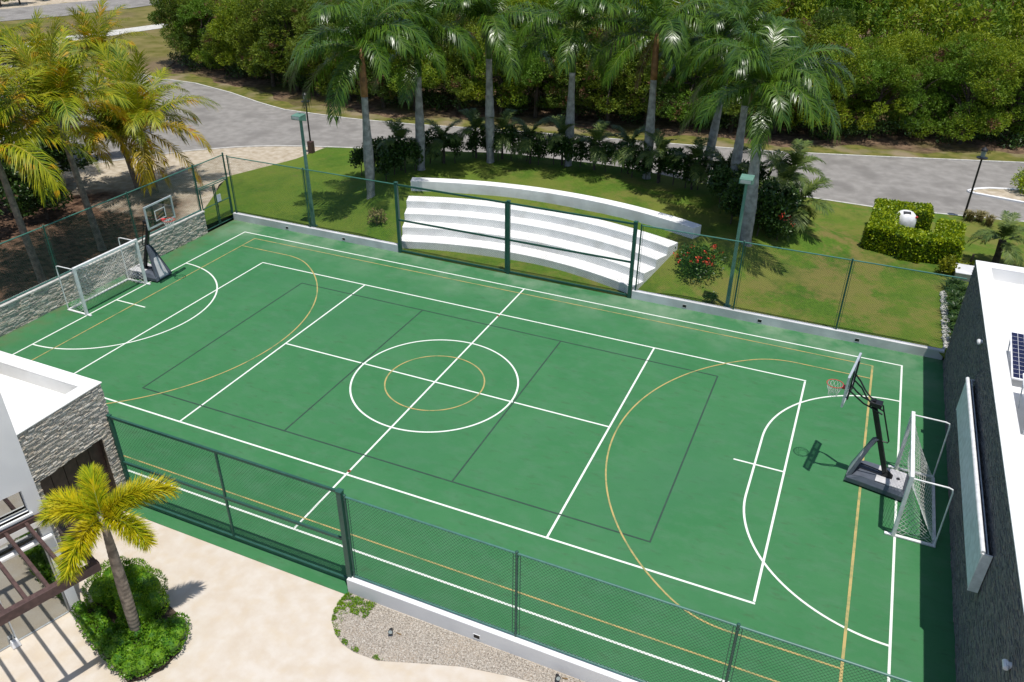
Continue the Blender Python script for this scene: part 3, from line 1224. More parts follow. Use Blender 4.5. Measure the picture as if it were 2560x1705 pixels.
def goal(loc, rz, label, slack):
    """local +x points into the court; goal line at x=0"""
    t = thing('goal', loc, label, 'goal', 'white goals at the two ends of the court', rz)
    for s in (-1, 1):
        MB().box(-0.05, 0.05, s * 1.55 - 0.05, s * 1.55 + 0.05, 0.0, 2.0).build('goal_post', 'white_metal', t, bevel=0.01)
        MB().tube([(-0.03, s * 1.55, 2.0), (-0.88, s * 1.55, 1.99), (-0.97, s * 1.55, 1.96), (-1.0, s * 1.55, 1.86), (-1.02, s * 1.55, 0.03)], 0.022, 8).build('back_stay', 'white_metal', t)
        MB().box(-1.05, 0.22, s * 1.55 - 0.045, s * 1.55 + 0.045, 0.012, 0.05).build('base_rail', 'white_metal', t)
    MB().box(-0.05, 0.05, -1.6, 1.6, 1.99, 2.09).build('crossbar', 'white_metal', t, bevel=0.01)
    MB().box(-1.06, -0.98, -1.5, 1.5, 0.014, 0.06).build('back_rail', 'white_metal', t)

    def back(u, v):
        y = -1.52 + 3.04 * u
        w_ = v
        x = -1.0 * (w_ ** 1.5) - 0.02
        z = 2.0 * (1 - w_) + 0.04
        k = 4 * w_ * (1 - w_)
        pull = slack * k
        return (x + 0.15 * pull * math.sin(6 * u + 1), y + 0.35 * pull * math.sin(math.pi * u), z - 0.22 * k * (0.6 + 0.4 * math.sin(5 * u)))
    net(t, back, 34, 26)
    for s in (-1, 1):
        def side(u, v, s=s):
            w_ = v
            xb = -1.0 * (w_ ** 1.5) - 0.02
            return (xb * u, s * (1.53 - 0.12 * math.sin(math.pi * u) * w_), 2.0 * (1 - w_) + 0.04)
        net(t, side, 9, 26)
    return t


goal((-14.98, 0.08, 0), 0.0, 'white goal in front of the grey stone wall', 0.9)
goal((14.93, 0.0, 0), math.pi, 'white goal under the long white wall panel, beside the black hoop stand', -1.1)

# ================================================================== BASKETBALL STANDS
def hoop(loc, rz, label):
    t = thing('basketball_stand', loc, label, 'basketball hoop', 'wheeled basketball stands', rz)
    # weight base: wide low box tapering forward
    mb = MB()
    pl = [(-0.82, -0.56), (0.45, -0.48), (0.80, -0.47), (0.80, 0.47), (0.45, 0.48), (-0.82, 0.56)]
    n = len(pl)
    for z, k in ((0.05, 1.0), (0.2, 1.0), (0.33, 0.86)):
        mb.v += [(x * (k if x < 0 else 1), y * k, z if x < 0.6 else min(z, 0.24)) for x, y in pl]
    mb.f = [tuple(reversed(range(n))), tuple(range(2 * n, 3 * n))]
    for k in range(2):
        mb.f += [(k * n + i, k * n + (i + 1) % n, (k + 1) * n + (i + 1) % n, (k + 1) * n + i) for i in range(n)]
    mb.build('base', 'slate_plastic', t, bevel=0.02)
    mb = MB()
    mb.box(-0.70, -0.28, -0.42, 0.42, 0.32, 0.365)
    mb.box(-0.28, 0.05, -0.40, -0.10, 0.325, 0.36)
    mb.box(-0.28, 0.05, 0.10, 0.40, 0.325, 0.36)
    lid = mb.build('base_lid', 'pale_plastic', t, bevel=0.01)
    MB().tube([(-0.52, 0.0, 0.36), (-0.52, 0.0, 0.39)], 0.05, 10).build('filler_cap', 'black_plastic', lid)
    for s in (-1, 1):
        MB().tube([(0.74, s * 0.36 - 0.03, 0.06), (0.74, s * 0.36 + 0.03, 0.06)], 0.058, 12).build('wheel', 'black_plastic', t)
    # slanted triangular front cover
    mb = MB()
    P = [(0.84, -0.49, 0.06), (0.84, 0.49, 0.06), (0.42, 0.10, 1.42), (0.30, 0.06, 1.55), (0.30, -0.06, 1.55), (0.42, -0.10, 1.42)]
    Q = [(x - 0.10, y * 0.92, z + 0.0) for x, y, z in P]
    mb.v = P + Q
    mb.f = [(0, 1, 2, 3, 4, 5), (11, 10, 9, 8, 7, 6)] + [(i, 6 + i, 6 + (i + 1) % 6, (i + 1) % 6) for i in range(6)]
    cov = mb.build('front_cover', 'slate_plastic', t, bevel=0.015)
    mb = MB()
    f = lambda k: 0.84 - 0.42 * (k - 0.06) / 1.36
    mb.v = [(f(0.12) + 0.012, -0.26, 0.12), (f(0.12) + 0.012, 0.26, 0.12), (f(0.85) + 0.012, 0.17, 0.85), (f(0.98) + 0.012, 0.10, 0.98), (f(0.98) + 0.012, -0.10, 0.98), (f(0.85) + 0.012, -0.17, 0.85)]
    mb.v += [(x - 0.02, y, z) for x, y, z in mb.v]
    mb.f = [(0, 1, 2, 3, 4, 5)] + [(i, 6 + i, 6 + (i + 1) % 6, (i + 1) % 6) for i in range(6)]
    mb.build('cover_panel', 'pale_plastic', cov)
    # pole, leaning towards the court
    MB().bar((-0.22, 0, 0.22), (0.68, 0, 2.72), 0.13, 0.13).build('pole', 'black_metal', t, bevel=0.01)
    MB().bar((-0.32, 0, 0.30), (-0.12, 0, 0.44), 0.22, 0.16).build('pole_foot', 'black_metal', t)
    mb = MB()
    for s in (-1, 1):
        mb.tube([(0.55, s * 0.12, 0.42), (-0.18, s * 0.08, 0.38)], 0.018, 6)
    mb.build('brace', 'black_metal', t)
    # height-adjusting strut and handle behind the pole
    MB().tube([(0.40, 0, 2.62), (0.36, 0, 2.50), (0.0, 0, 1.52)], 0.022, 8).build('lift_strut', 'black_metal', t)
    MB().tube([(0.0, -0.02, 1.52), (0.02, 0, 1.46), (0.22, 0, 1.46)], 0.02, 8).build('lift_handle', 'black_metal', t)
    # four cranked arms to the board
    for s in (-1, 1):
        for dz, z0 in ((0.14, 2.66), (-0.12, 2.46)):
            x0 = 0.62 if dz > 0 else 0.55
            MB().tube([(x0 - 0.2, s * 0.10, z0 - 0.08), (x0 + 0.16, s * 0.10, z0 + 0.05), (x0 + 0.34, s * 0.20, z0 + 0.16), (x0 + 0.52, s * 0.30, z0 + 0.34), (1.33, s * 0.32, z0 + 0.52)], 0.024, 8).build('arm', 'black_metal', t)
    MB().box(0.42, 0.74, -0.13, 0.13, 2.55, 2.68).build('pole_head', 'black_metal', t, bevel=0.01)
    # board
    X0, zc_, hw, hh = 1.37, 3.14, 0.77, 0.46
    MB().box(X0, X0 + 0.012, -hw + 0.02, hw - 0.02, zc_ - hh + 0.02, zc_ + hh - 0.02).build('backboard', 'board_glass', t)
    mb = MB()
    mb.box(X0 - 0.03, X0 + 0.03, -hw - 0.02, hw + 0.02, zc_ + hh - 0.03, zc_ + hh + 0.03)
    mb.box(X0 - 0.03, X0 + 0.03, -hw - 0.02, hw + 0.02, zc_ - hh - 0.03, zc_ - hh + 0.03)
    mb.box(X0 - 0.03, X0 + 0.03, -hw - 0.02, -hw + 0.04, zc_ - hh + 0.03, zc_ + hh - 0.03)
    mb.box(X0 - 0.03, X0 + 0.03, hw - 0.04, hw + 0.02, zc_ - hh + 0.03, zc_ + hh - 0.03)
    mb.build('board_frame', 'frame_silver', t)
    mb = MB()
    sq = 0.30
    xx = X0 + 0.014
    mb.box(xx, xx + 0.003, -sq, sq, zc_ + 0.13, zc_ + 0.17)
    mb.box(xx, xx + 0.003, -sq, sq, zc_ - 0.28, zc_ - 0.24)
    mb.box(xx, xx + 0.003, -sq, -sq + 0.04, zc_ - 0.24, zc_ + 0.13)
    mb.box(xx, xx + 0.003, sq - 0.04, sq, zc_ - 0.24, zc_ + 0.13)
    mb.build('target_square', 'white_metal', t)
    mb = MB()
    for s in (-1, 1):
        mb.box(X0 - 0.075, X0 - 0.035, s * 0.32 - 0.04, s * 0.32 + 0.04, zc_ - hh, zc_ + hh)
    mb.box(X0 - 0.07, X0 - 0.032, -0.28, 0.28, zc_ - 0.4, zc_ - 0.3)
    mb.build('board_bracket', 'black_metal', t)
    # ring and net
    zr = zc_ - 0.27
    cx = X0 + 0.16 + 0.225
    mb = MB()
    ring = [(cx + 0.228 * math.cos(2 * math.pi * i / 28), 0.228 * math.sin(2 * math.pi * i / 28), zr) for i in range(29)]
    mb.tube(ring, 0.011, 6, cap=False)
    mb.box(X0 + 0.03, cx - 0.21, -0.07, 0.07, zr - 0.06, zr + 0.012)
    rim = mb.build('ring', 'rim_red', t)
    mb = MB()
    N = 12
    prof = [(0.225, 0.0), (0.20, -0.1), (0.165, -0.2), (0.13, -0.3), (0.125, -0.4)]
    for k in range(N):
        for sg in (1, -1):
            pts = []
            for j, (rr, dz) in enumerate(prof):
                a = 2 * math.pi * (k + sg * j * 0.5) / N
                pts.append((cx + rr * math.cos(a), rr * math.sin(a), zr + dz))
            mb.tube(pts, 0.005, 4, cap=False)
    o = mb.build('net', 'net_white', t)
    o['kind'] = 'stuff'
    return t


hoop((-15.47, 2.32, 0), R_(3), 'basketball stand by the stone wall, its board facing down the court')
hoop((14.42, 0.62, 0), R_(172), 'basketball stand by the dark slate wall, seen from behind its board')

# ================================================================== FLOODLIGHTS AND STREET LAMPS
def floodlight(px, py, top, tilt, label):
    p = np.array([px, py, lawn_z(px, py)])
    t = thing('floodlight_post', p, label, 'light post', 'green floodlight posts by the far fence')
    z0 = p[2]
    MB().box(-0.14, 0.14, -0.14, 0.14, -0.1, 0.03).build('base_plate', 'fence_green', t)
    mb = MB()
    h = top - z0 - 0.2
    mb.add([(-0.075, -0.075, 0), (0.075, -0.075, 0), (0.075, 0.075, 0), (-0.075, 0.075, 0), (-0.05, -0.05, h), (0.05, -0.05, h), (0.05, 0.05, h), (-0.05, 0.05, h)],
           [(0, 3, 2, 1), (4, 5, 6, 7), (0, 1, 5, 4), (1, 2, 6, 5), (2, 3, 7, 6), (3, 0, 4, 7)])
    mb.build('pole', 'lamp_green', t, bevel=0.006)
    hd = bpy.data.objects.new('lamp_head', None)
    me = MB()
    me.v = [(-0.24, -0.34, -0.02), (0.24, -0.34, -0.02), (0.26, 0.12, -0.10), (-0.26, 0.12, -0.10), (-0.24, -0.34, 0.16), (0.24, -0.34, 0.16), (0.24, 0.12, 0.24), (-0.24, 0.12, 0.24)]
    me.f = [(0, 3, 2, 1), (4, 5, 6, 7), (0, 1, 5, 4), (1, 2, 6, 5), (2, 3, 7, 6), (3, 0, 4, 7)]
    hd = me.build('lamp_head', 'lamp_green', t, bevel=0.012)
    hd.location = (0, -0.02, h + 0.06)
    hd.rotation_euler = (R_(tilt), 0, 0)
    ln = MB().box(-0.19, 0.19, -0.352, -0.343, 0.01, 0.13).build('lens', 'lens_grey', hd)
    MB().bar((0, 0, h - 0.02), (0, 0, h + 0.08), 0.07, 0.07).build('bracket', 'fence_green', t)
    return t


floodlight(-11.9, 9.47, 5.72, -6, 'green floodlight post left of the white steps')
floodlight(8.32, 9.45, 5.70, -2, 'green floodlight post right of the white steps')


def street_lamp(p, h, label, plinth):
    t = thing('street_lamp', p, label, 'street lamp', 'dark street lamps along the road')
    if plinth:
        MB().box(-0.16, 0.16, -0.16, 0.16, -0.1, 0.75).build('plinth', 'timber_brown', t, bevel=0.02)
    MB().tube([(0, 0, 0), (0, 0, 0.5), (0, 0, h - 0.55)], [0.075, 0.055, 0.045], 10).build('pole', 'black_metal', t)
    MB().tube([(0, 0, h - 0.62), (0, 0, h - 0.56), (0, 0, h - 0.52), (0, 0, h - 0.5)], [0.06, 0.26, 0.27, 0.10], 16).build('collar', 'black_metal', t)
    MB().tube([(0, 0, h - 0.5), (0, 0, h - 0.18)], [0.10, 0.12], 12).build('lantern', 'lens_grey', t)
    MB().tube([(0, 0, h - 0.18), (0, 0, h - 0.12), (0, 0, h)], [0.17, 0.15, 0.04], 12).build('cap', 'black_metal', t)
    return t


street_lamp((-19.7, 20.0, 0.0), 3.75, 'dark street lamp on a brown plinth at the road corner, left of the palms', True)
street_lamp((17.64, 25.2, 0.0), 3.75, 'dark street lamp at the road edge beside the clipped hedge', False)
print('setting ready')

# ================================================================== LEFT BUILDING: STONE GARAGE WING
t = thing('stone_garage', (-4.8, -8.92, 0), 'low garage clad in grey-brown ledge stone with a white parapet roof', 'building')
W0 = -11.35 + 8.92                                    # south end, local
DY0, DY1, DZ = -11.22 + 8.92, -9.32 + 8.92, 2.46      # door opening
mb = MB()
mb.box(-12, -0.25, -4.5, 0, 0, 3.55)
mb.box(-0.25, 0, -4.5, DY0, 0, 3.55)
mb.box(-0.25, 0, DY1, 0, 0, 3.55)
mb.box(-0.25, 0, DY0, DY1, DZ, 3.55)
mb.build('wall', 'soil', t)
veneer('stone_facing', (0, -4.4, 0), (0, 1, 0), (1, 0, 0), 4.4, 3.97, 'ledge_stone', t, rows=0.032, lens=(0.06, 0.22), depth=(0.012, 0.05), holes=((DY0 + 4.4, DY1 + 4.4, 0, DZ),), seed=11)
veneer('stone_facing', (0, 0, 0), (-1, 0, 0), (0, 1, 0), 12, 3.97, 'ledge_stone', t, rows=0.05, seed=12)
mb = MB()
mb.box(-12, -0.002, -0.36, -0.002, 3.55, 3.97)
mb.box(-0.33, -0.002, -4.5, -0.36, 3.55, 3.97)
mb.box(-12, 0.05, -0.36, 0.05, 3.97, 4.01)
mb.box(-0.33, 0.05, -4.5, -0.36, 3.97, 4.01)
mb.build('parapet', 'roof_white', t, bevel=0.015)
MB().box(-12, -0.33, -4.5, -0.36, 3.55, 3.58).build('roof', 'roof_white', t)
d = MB().box(-0.2, -0.14, DY0, DY1, 0.0, DZ).build('garage_door', 'door_brown', t)
for i in range(5):
    y0 = DY0 + 0.01 + i * (DY1 - DY0) / 5
    MB().box(-0.14, -0.118, y0, y0 + (DY1 - DY0) / 5 - 0.02, 0.03, DZ - 0.03).build('plank', 'door_brown', d)

# ================================================================== LEFT BUILDING: WHITE HOUSE WITH PERGOLA (turned 18 degrees)
house = thing('white_house', (-3.1, -12.4, 0), 'tall white rendered house with glass doors behind the brown pergola', 'house', None, R_(-18))
mb = MB()
mb.box(-7, -1.7, -9, 0.12, 0, 2.8)
mb.box(-7, -0.22, -9, 0.12, 2.8, 3.2)
mb.box(-7, -0.22, -9, 0.12, 3.82, 7.2)
mb.box(-7, -1.2, -9, 0.12, 3.2, 3.82)
mb.box(-1.7, -0.22, -0.02, 0.12, 0, 3.82)
# front skin with window openings
mb.box(-0.22, 0, -9, 0.12, 2.99, 3.2)
mb.box(-0.22, 0, -9, 0.12, 3.82, 7.2)
mb.box(-0.22, 0, -0.17, 0.12, 3.2, 3.82)
mb.box(-0.22, 0, -9, -2.1, 3.2, 3.82)
mb.box(-0.22, 0, -0.10, 0.12, 0, 2.99)
mb.build('wall', 'white_render', house)
MB().box(-0.02, 0.09, -9, 0.135, 2.80, 2.96).build('ledge', 'white_render', house, bevel=0.01)
MB().box(-0.06, 0.10, -9, 0.08, 2.36, 2.44).build('lintel', 'white_render', house, bevel=0.02)
MB().box(-0.08, 0.05, -2.15, -0.12, 3.15, 3.2).build('window_sill', 'white_render', house)
wn = MB().box(-0.16, -0.15, -2.08, -0.19, 3.21, 3.81).build('window', 'window_glass', house)
MB().box(-0.17, -0.13, -2.1, -0.17, 3.80, 3.83).build('frame', 'white_metal', wn)
MB().box(-1.69, -0.05, -9, -0.1, -0.005, 0.0).build('floor', 'travertine', house)
for i in range(4):
    y1 = -0.16 - i * 1.18
    g_ = MB().box(-0.05, -0.04, y1 - 1.14, y1, 0.03, 2.34).build('glass_door', 'window_glass', house)
    mb = MB()
    mb.box(-0.065, -0.025, y1 - 1.17, y1 - 1.14, 0.0, 2.36)
    mb.box(-0.065, -0.025, y1 - 1.14, y1, 0.0, 0.03)
    mb.build('door_frame', 'frame_silver', g_)
    MB().box(-0.12, -0.11, y1 - 1.14, y1, 2.45, 2.79).build('transom_pane', 'window_glass', house)
MB().box(-0.14, -0.05, -0.22, -0.12, 0, 2.36).build('door_jamb', 'concrete_kerb', house)

perg = thing('pergola', (-3.1, -12.4, 0), 'dark brown timber pergola fixed to the white house', 'pergola', None, R_(-18))
for i in range(12):
    y = -0.32 - 0.42 * i
    MB().box(0.09, 2.32, y - 0.035, y + 0.035, 2.94, 3.07).build('rafter', 'timber_brown', perg, bevel=0.006)
MB().box(2.32, 2.46, -5.5, 0.23, 2.86, 3.08).build('front_beam', 'timber_brown', perg, bevel=0.006)
MB().box(0.0, 2.32, 0.10, 0.22, 2.88, 3.07).build('end_beam', 'timber_brown', perg, bevel=0.006)
MB().box(0.002, 0.088, -5.5, 0.10, 2.965, 3.09).build('ledger', 'timber_brown', perg)

o = at(40, 1613, 0)
t = thing('white_block', (o[0], o[1], 0), 'small white block on the paving against the glass doors', 'block', None, R_(-18))  # plain block for a white object of unknown kind
mb = MB()
mb.v = [(-0.09, -0.1, 0), (0.1, -0.09, 0), (0.11, 0.1, 0), (-0.08, 0.1, 0), (-0.07, -0.07, 0.16), (0.06, -0.06, 0.18), (0.07, 0.07, 0.15), (-0.06, 0.08, 0.16)]
mb.f = [(0, 3, 2, 1), (4, 5, 6, 7), (0, 1, 5, 4), (1, 2, 6, 5), (2, 3, 7, 6), (3, 0, 4, 7)]
mb.build('block', 'white_metal', t, bevel=0.02)
MB().tube([(0.0, 0.0, 0.15), (0.01, 0.01, 0.3)], 0.012, 6).build('handle', 'frame_silver', t)

# ================================================================== RIGHT BUILDING
rb = thing('slate_building', (16.38, 8.9, 0), 'flat-roofed building with a dark slate wall along the right of the court', 'building')
MB().box(0, 16, -30, 0, 0, 3.62).build('wall', 'soil', rb)
veneer('slate_facing', (0, -22.0, 0), (0, 1, 0), (-1, 0, 0), 22.0, 4.06, 'slate_stone', rb, rows=0.04, lens=(0.08, 0.26), depth=(0.012, 0.035), seed=21)
veneer('slate_facing', (0, 0, 0), (1, 0, 0), (0, 1, 0), 16.0, 4.06, 'slate_stone', rb, rows=0.06, seed=22)
mb = MB()
mb.box(0.002, 0.42, -30, -0.002, 3.62, 4.06)
mb.box(0.42, 16, -0.42, -0.002, 3.62, 4.06)
mb.box(-0.035, 0.42, -30, 0.035, 4.06, 4.1)
mb.box(0.42, 16, -0.42, 0.035, 4.06, 4.1)
mb.build('parapet', 'roof_white', rb, bevel=0.012)
MB().box(0.42, 16, -30, -0.42, 3.62, 3.66).build('roof', 'roof_white', rb)

t = thing('wall_panel', (16.12, -1.2, 1.86), 'long white boxed panel mounted high on the dark slate wall', 'panel')
MB().box(0.0, 0.04, -3.75, 3.75, 0.05, 1.08).build('face', 'panel_grey', t)
MB().tube([(0.02, -3.76, 1.11), (0.02, 3.76, 1.11)], 0.055, 12).build('top_tube', 'white_metal', t)
MB().box(0.04, 0.21, -3.75, 3.75, 0.0, 0.05).build('bottom_tray', 'panel_grey', t)
for s in (-1, 1):
    MB().box(0.0, 0.21, s * 3.77 - 0.015, s * 3.77 + 0.015, 0.0, 1.1).build('end_cap', 'white_metal', t, bevel=0.005)
MB().box(0.10, 0.13, -3.75, 3.75, 0.9, 1.12).build('back_rail', 'frame_silver', t)

for (yy, zz, lb) in ((3.49, 3.75, 'small white wall lamp on the slate wall above the far end of the long panel'), (-8.15, 3.2, 'small white wall lamp on the slate wall at the bottom right of the photo')):
    t = thing('wall_lamp', (16.34, yy, zz), lb, 'wall lamp')
    MB().tube([(0.02, 0, 0), (-0.05, 0, 0)], 0.06, 12).build('mount', 'white_metal', t)
    MB().tube([(-0.03, -0.1, -0.02), (-0.06, -0.08, -0.02), (-0.06, 0.08, -0.02), (-0.03, 0.1, -0.02)], [0.02, 0.06, 0.06, 0.02], 10).build('shade', 'white_metal', t)


def solar_panel(x, y, z, label):
    t = thing('solar_panel', (x, y, z), label, 'solar panel', 'solar panels on the white roof')
    Lp, Wp = 1.98, 1.0
    hi, lo = 0.62, 0.22

    def pz(yy):
        return lo + (hi - lo) * (yy / Lp)

    def slab(x0, x1, y0, y1, dz, th, nm, mat, par):
        mb = MB()
        a, b = pz(y0) + dz, pz(y1) + dz
        mb.v = [(x0, y0, a), (x1, y0, a), (x1, y1, b), (x0, y1, b), (x0, y0, a + th), (x1, y0, a + th), (x1, y1, b + th), (x0, y1, b + th)]
        mb.f = [(0, 3, 2, 1), (4, 5, 6, 7), (0, 1, 5, 4), (1, 2, 6, 5), (2, 3, 7, 6), (3, 0, 4, 7)]
        return mb.build(nm, mat, par)
    fr = slab(0, Wp, 0, Lp, 0, 0.035, 'frame', 'white_metal', t)
    for i in range(6):
        for j in range(11):
            x0 = 0.035 + i * 0.157
            y0 = 0.04 + j * 0.1745
            slab(x0 + 0.004, x0 + 0.150, y0 + 0.004, y0 + 0.166, 0.0355, 0.004, 'cell', 'cell_blue', fr)
    for xx in (0.02, Wp - 0.04):
        MB().bar((xx, Lp - 0.25, pz(Lp - 0.25)), (xx, Lp - 0.7, 0), 0.03, 0.03).build('leg', 'frame_silver', t)
        MB().bar((xx, 0.05, pz(0.05)), (xx, 0.05, 0), 0.03, 0.03).build('leg', 'frame_silver', t)
    return t


solar_panel(16.90, 1.35, 3.66, 'blue solar panel on the white roof, farther of the two')
solar_panel(17.02, -1.0, 3.66, 'blue solar panel on the white roof, nearer of the two')
print('buildings ready')

# ================================================================== PALMS
def frond_mesh(name, mat, rmat, L=3.9, e0=50, bend=95, nl=56, ll=0.8, lw=0.05, droop=0.6, a0=72, a1=28, start=0.12, plumose=0.0, rr=0.028, seed=0, curl=0.0, twist=0.0):
    r = np.random.default_rng(seed)
    n = 16
    ds = L / n
    pts = [np.zeros(3)]
    tang = []
    for i in range(n + 1):
        sft = i / n
        e = math.radians(e0 - bend * sft ** 1.25)
        az = math.radians(curl * sft ** 1.5)
        tang.append(np.array([math.cos(e) * math.cos(az), math.cos(e) * math.sin(az), math.sin(e)]))
        if i < n:
            pts.append(pts[-1] + tang[-1] * ds)
    V, Q, M = [], [], []
    # rachis, four sided, tapering
    for i in range(n + 1):
        t = tang[i]
        side = np.cross(t, [0, 0, 1])
        side = side / (np.linalg.norm(side) + 1e-9) if np.linalg.norm(side) > 1e-3 else np.array([0, 1.0, 0])
        up = np.cross(side, t)
        w_ = rr * (1 - 0.85 * i / n)
        for a, b in ((1, 0), (0, 1), (-1, 0), (0, -1)):
            V.append(pts[i] + side * w_ * a + up * w_ * b)
    for i in range(n):
        for k in range(4):
            Q.append((4 * i + k, 4 * i + (k + 1) % 4, 4 * i + 4 + (k + 1) % 4, 4 * i + 4 + k))
            M.append(1)
    for k in range(nl):
        sft = start + (1 - start) * (k + 0.5) / nl
        f = sft * n
        i = min(int(f), n - 1)
        p = pts[i] + (pts[i + 1] - pts[i]) * (f - i)
        t = tang[i] * (1 - (f - i)) + tang[i + 1] * (f - i)
        side = np.cross(t, [0, 0, 1])
        side /= np.linalg.norm(side) + 1e-6
        up = np.cross(side, t)
        q = (sft - start) / (1 - start)
        ln = ll * (0.45 + 1.0 * math.sin(math.pi * (0.16 + 0.72 * q))) * 0.72
        a = math.radians(a0 + (a1 - a0) * q ** 1.3)
        for sg in (-1, 1):
            dirs = [0.0] if not plumose else [-1.0, -0.35, 0.3, 0.9]
            for pz in dirs:
                lift = r.normal(0.12, 0.16) + pz * plumose
                aa = a + r.normal(0, 0.10)
                d = t * math.cos(aa) + side * sg * math.sin(aa) * math.cos(lift) + up * math.sin(lift) * math.sin(aa)
                d /= np.linalg.norm(d)
                l_ = ln * r.uniform(0.85, 1.12)
                mid = p + d * l_ * 0.5
                d2 = d + np.array([0, 0, -1]) * droop * r.uniform(0.6, 1.4)
                d2 /= np.linalg.norm(d2)
                tip = mid + d2 * l_ * 0.5
                wv = np.cross(d, up if abs(np.dot(d, up)) < 0.9 else t)
                wv /= np.linalg.norm(wv) + 1e-9
                if twist:
                    wv = wv * math.cos(twist) + up * math.sin(twist) * r.choice([-1, 1])
                wv = wv * lw * 0.5 * (1 - 0.35 * q)
                o = len(V)
                V += [p - wv * 0.5, p + wv * 0.5, mid + wv, mid - wv, tip + wv * 0.12, tip - wv * 0.12]
                Q += [(o, o + 1, o + 2, o + 3), (o + 3, o + 2, o + 4, o + 5)]
                M += [0, 0]
    return fastmesh(name, V, Q, mat, rmat, M)


def ring_trunk(base, top, r0, r1, bulge=0.0, n=12, lean=None, rings=0.0, seg=28):
    """tapered trunk in coordinates local to its base"""
    b = Vector((0, 0, -0.25))
    e = Vector(top) - Vector(base)
    mb = MB()
    pts, rs = [], []
    for i in range(seg + 1):
        k = i / seg
        p = b.lerp(e, k)
        if lean is not None:
            p = p + Vector(lean) * math.sin(math.pi * k)
        pts.append(p)
        rr = r0 + (r1 - r0) * k + bulge * math.sin(math.pi * min(1, k * 1.15)) ** 2
        if k < 0.08:
            rr *= 1 + 0.35 * (1 - k / 0.08)
        rs.append(rr * (1 + rings * (1 if i % 2 else -1)) * (1 + 0.03 * math.sin(i * 1.9)))
    mb.tube(pts, rs, n)
    return mb


ROYAL = [frond_mesh('royal_frond', 'royal_leaf', 'rachis_green', L=4.25 * s, e0=e0, bend=bd, nl=84, ll=1.08, lw=0.056, droop=dp * 1.5, seed=i, curl=cu)
         for i, (e0, bd, dp, s, cu) in enumerate(((82, 60, 0.5, 0.85, 10), (66, 95, 0.7, 1.0, 14), (50, 110, 0.8, 1.0, -16), (32, 105, 0.9, 1.05, 12), (15, 92, 1.0, 1.05, -10), (-8, 66, 1.1, 1.0, 8)))]


ROYAL.append(frond_mesh('royal_frond', 'dead_frond', 'trunk_brown', L=3.0, e0=-52, bend=34, nl=50, ll=0.6, lw=0.05, droop=1.4, seed=9, curl=12))


def palm(name, base, hub, label, cat, group, variants, plan, trunk, shaft=None, seed=0, scale=1.0, lean=None, rings=0.0, tmat='trunk_grey'):
    r = random.Random(seed)
    base, hub = Vector(tuple(map(float, base))), Vector(tuple(map(float, hub)))
    t = thing(name, base, label, cat, group)
    d = hub - base
    k = shaft[0] if shaft else 1.0
    top = base + d * k
    ring_trunk(base, top, trunk[0], trunk[1], trunk[2] if len(trunk) > 2 else 0, lean=lean, rings=rings).build('trunk', tmat, t, smooth_=rings == 0)
    if shaft:
        a, b = d * (k - 0.003), d * 1.0
        MB().tube([a, a.lerp(b, 0.3), a.lerp(b, 0.8), b], [trunk[1] * 1.08, trunk[1] * 1.12, trunk[1] * 0.8, trunk[1] * 0.55], 12).build('crownshaft', shaft[1], t, smooth_=True)
    az = r.uniform(0, 360)
    for vi in plan:
        az += 137.5 + r.uniform(-16, 16)
        o = link('frond', variants[vi], t)
        o.location = d + Vector((0.05 * math.cos(R_(az)), 0.05 * math.sin(R_(az)), r.uniform(-0.12, 0.05)))
        o.rotation_euler = (R_(r.uniform(-9, 9)), R_(r.uniform(-7, 7)), R_(az))
        sc = scale * r.uniform(0.88, 1.1)
        o.scale = (sc, sc, sc)
    return t


K = 700 / 2195


def hub_over(base, px, py):
    """point on the pixel ray nearest the vertical through base"""
    d = ray(px, py)
    bx, by = base[0] - CAM[0], base[1] - CAM[1]
    t = (d[0] * bx + d[1] * by) / (d[0] ** 2 + d[1] ** 2)
    return CAM + d * t


ROYAL_PLAN = [0, 1, 2, 3, 4, 1, 2, 5, 3, 0, 4, 2, 3, 5, 1, 4, 2, 3, 1, 2]
royals = [
    ((928, 492), (903, 122), 0.70, 'shaft_brown', 'royal palm with a brown crownshaft standing on the slope left of the steps', 5),
    ((1053, 424), (1043, 116), 0.775, 'shaft_green', 'royal palm with an orange-green crownshaft behind the left end of the curved bench', 12),
    ((1226, 405), (1221, 60), 0.77, 'shaft_green', 'royal palm with a green crownshaft behind the middle of the curved bench', 23),
    ((1420, 413), (1436, 70), 0.70, 'shaft_green', 'slim royal palm in the hedge row, fourth palm from the left', 34),
    ((1616, 445), (1643, 82), 0.70, 'shaft_brown', 'royal palm with a peeling brown sheath behind the right half of the bench', 45),
    ((1864, 606), (1908, 226), 0.68, 'shaft_green', 'thick royal palm with a long green crownshaft behind the right floodlight post', 59),
    ((1826, 500), (1880, 150), 0.70, 'shaft_green', 'royal palm standing behind the thick palm by the right floodlight post', 67),
]
for i, (b, h, k, sm, lb, sd_) in enumerate(royals):
    base = drop(*b)
    hub = hub_over(base, *h)
    palm('royal_palm', base, hub, lb, 'palm tree', 'royal palms behind the steps', ROYAL, ROYAL_PLAN + ([1, 3, 4] if i in (5, 6) else []) + ([6] if i in (1, 4, 6) else []), (0.20, 0.16, 0.07) if i != 5 else (0.25, 0.20, 0.07), (k, sm), seed=sd_, scale=(0.98, 0.92, 1.0, 0.95, 0.93, 0.88, 0.82)[i])
# one more crown fills the top of the photo between the last two palms
base = np.array([4.6, 21.6, lawn_z(4.6, 21.6)])
palm('royal_palm', base, base + np.array([0.5, 0.3, 7.4]), 'royal palm deep in the hedge row right of the bench, its trunk half hidden', 'palm tree', 'royal palms behind the steps', ROYAL, ROYAL_PLAN, (0.20, 0.15, 0.06), (0.72, 'shaft_green'), seed=81)

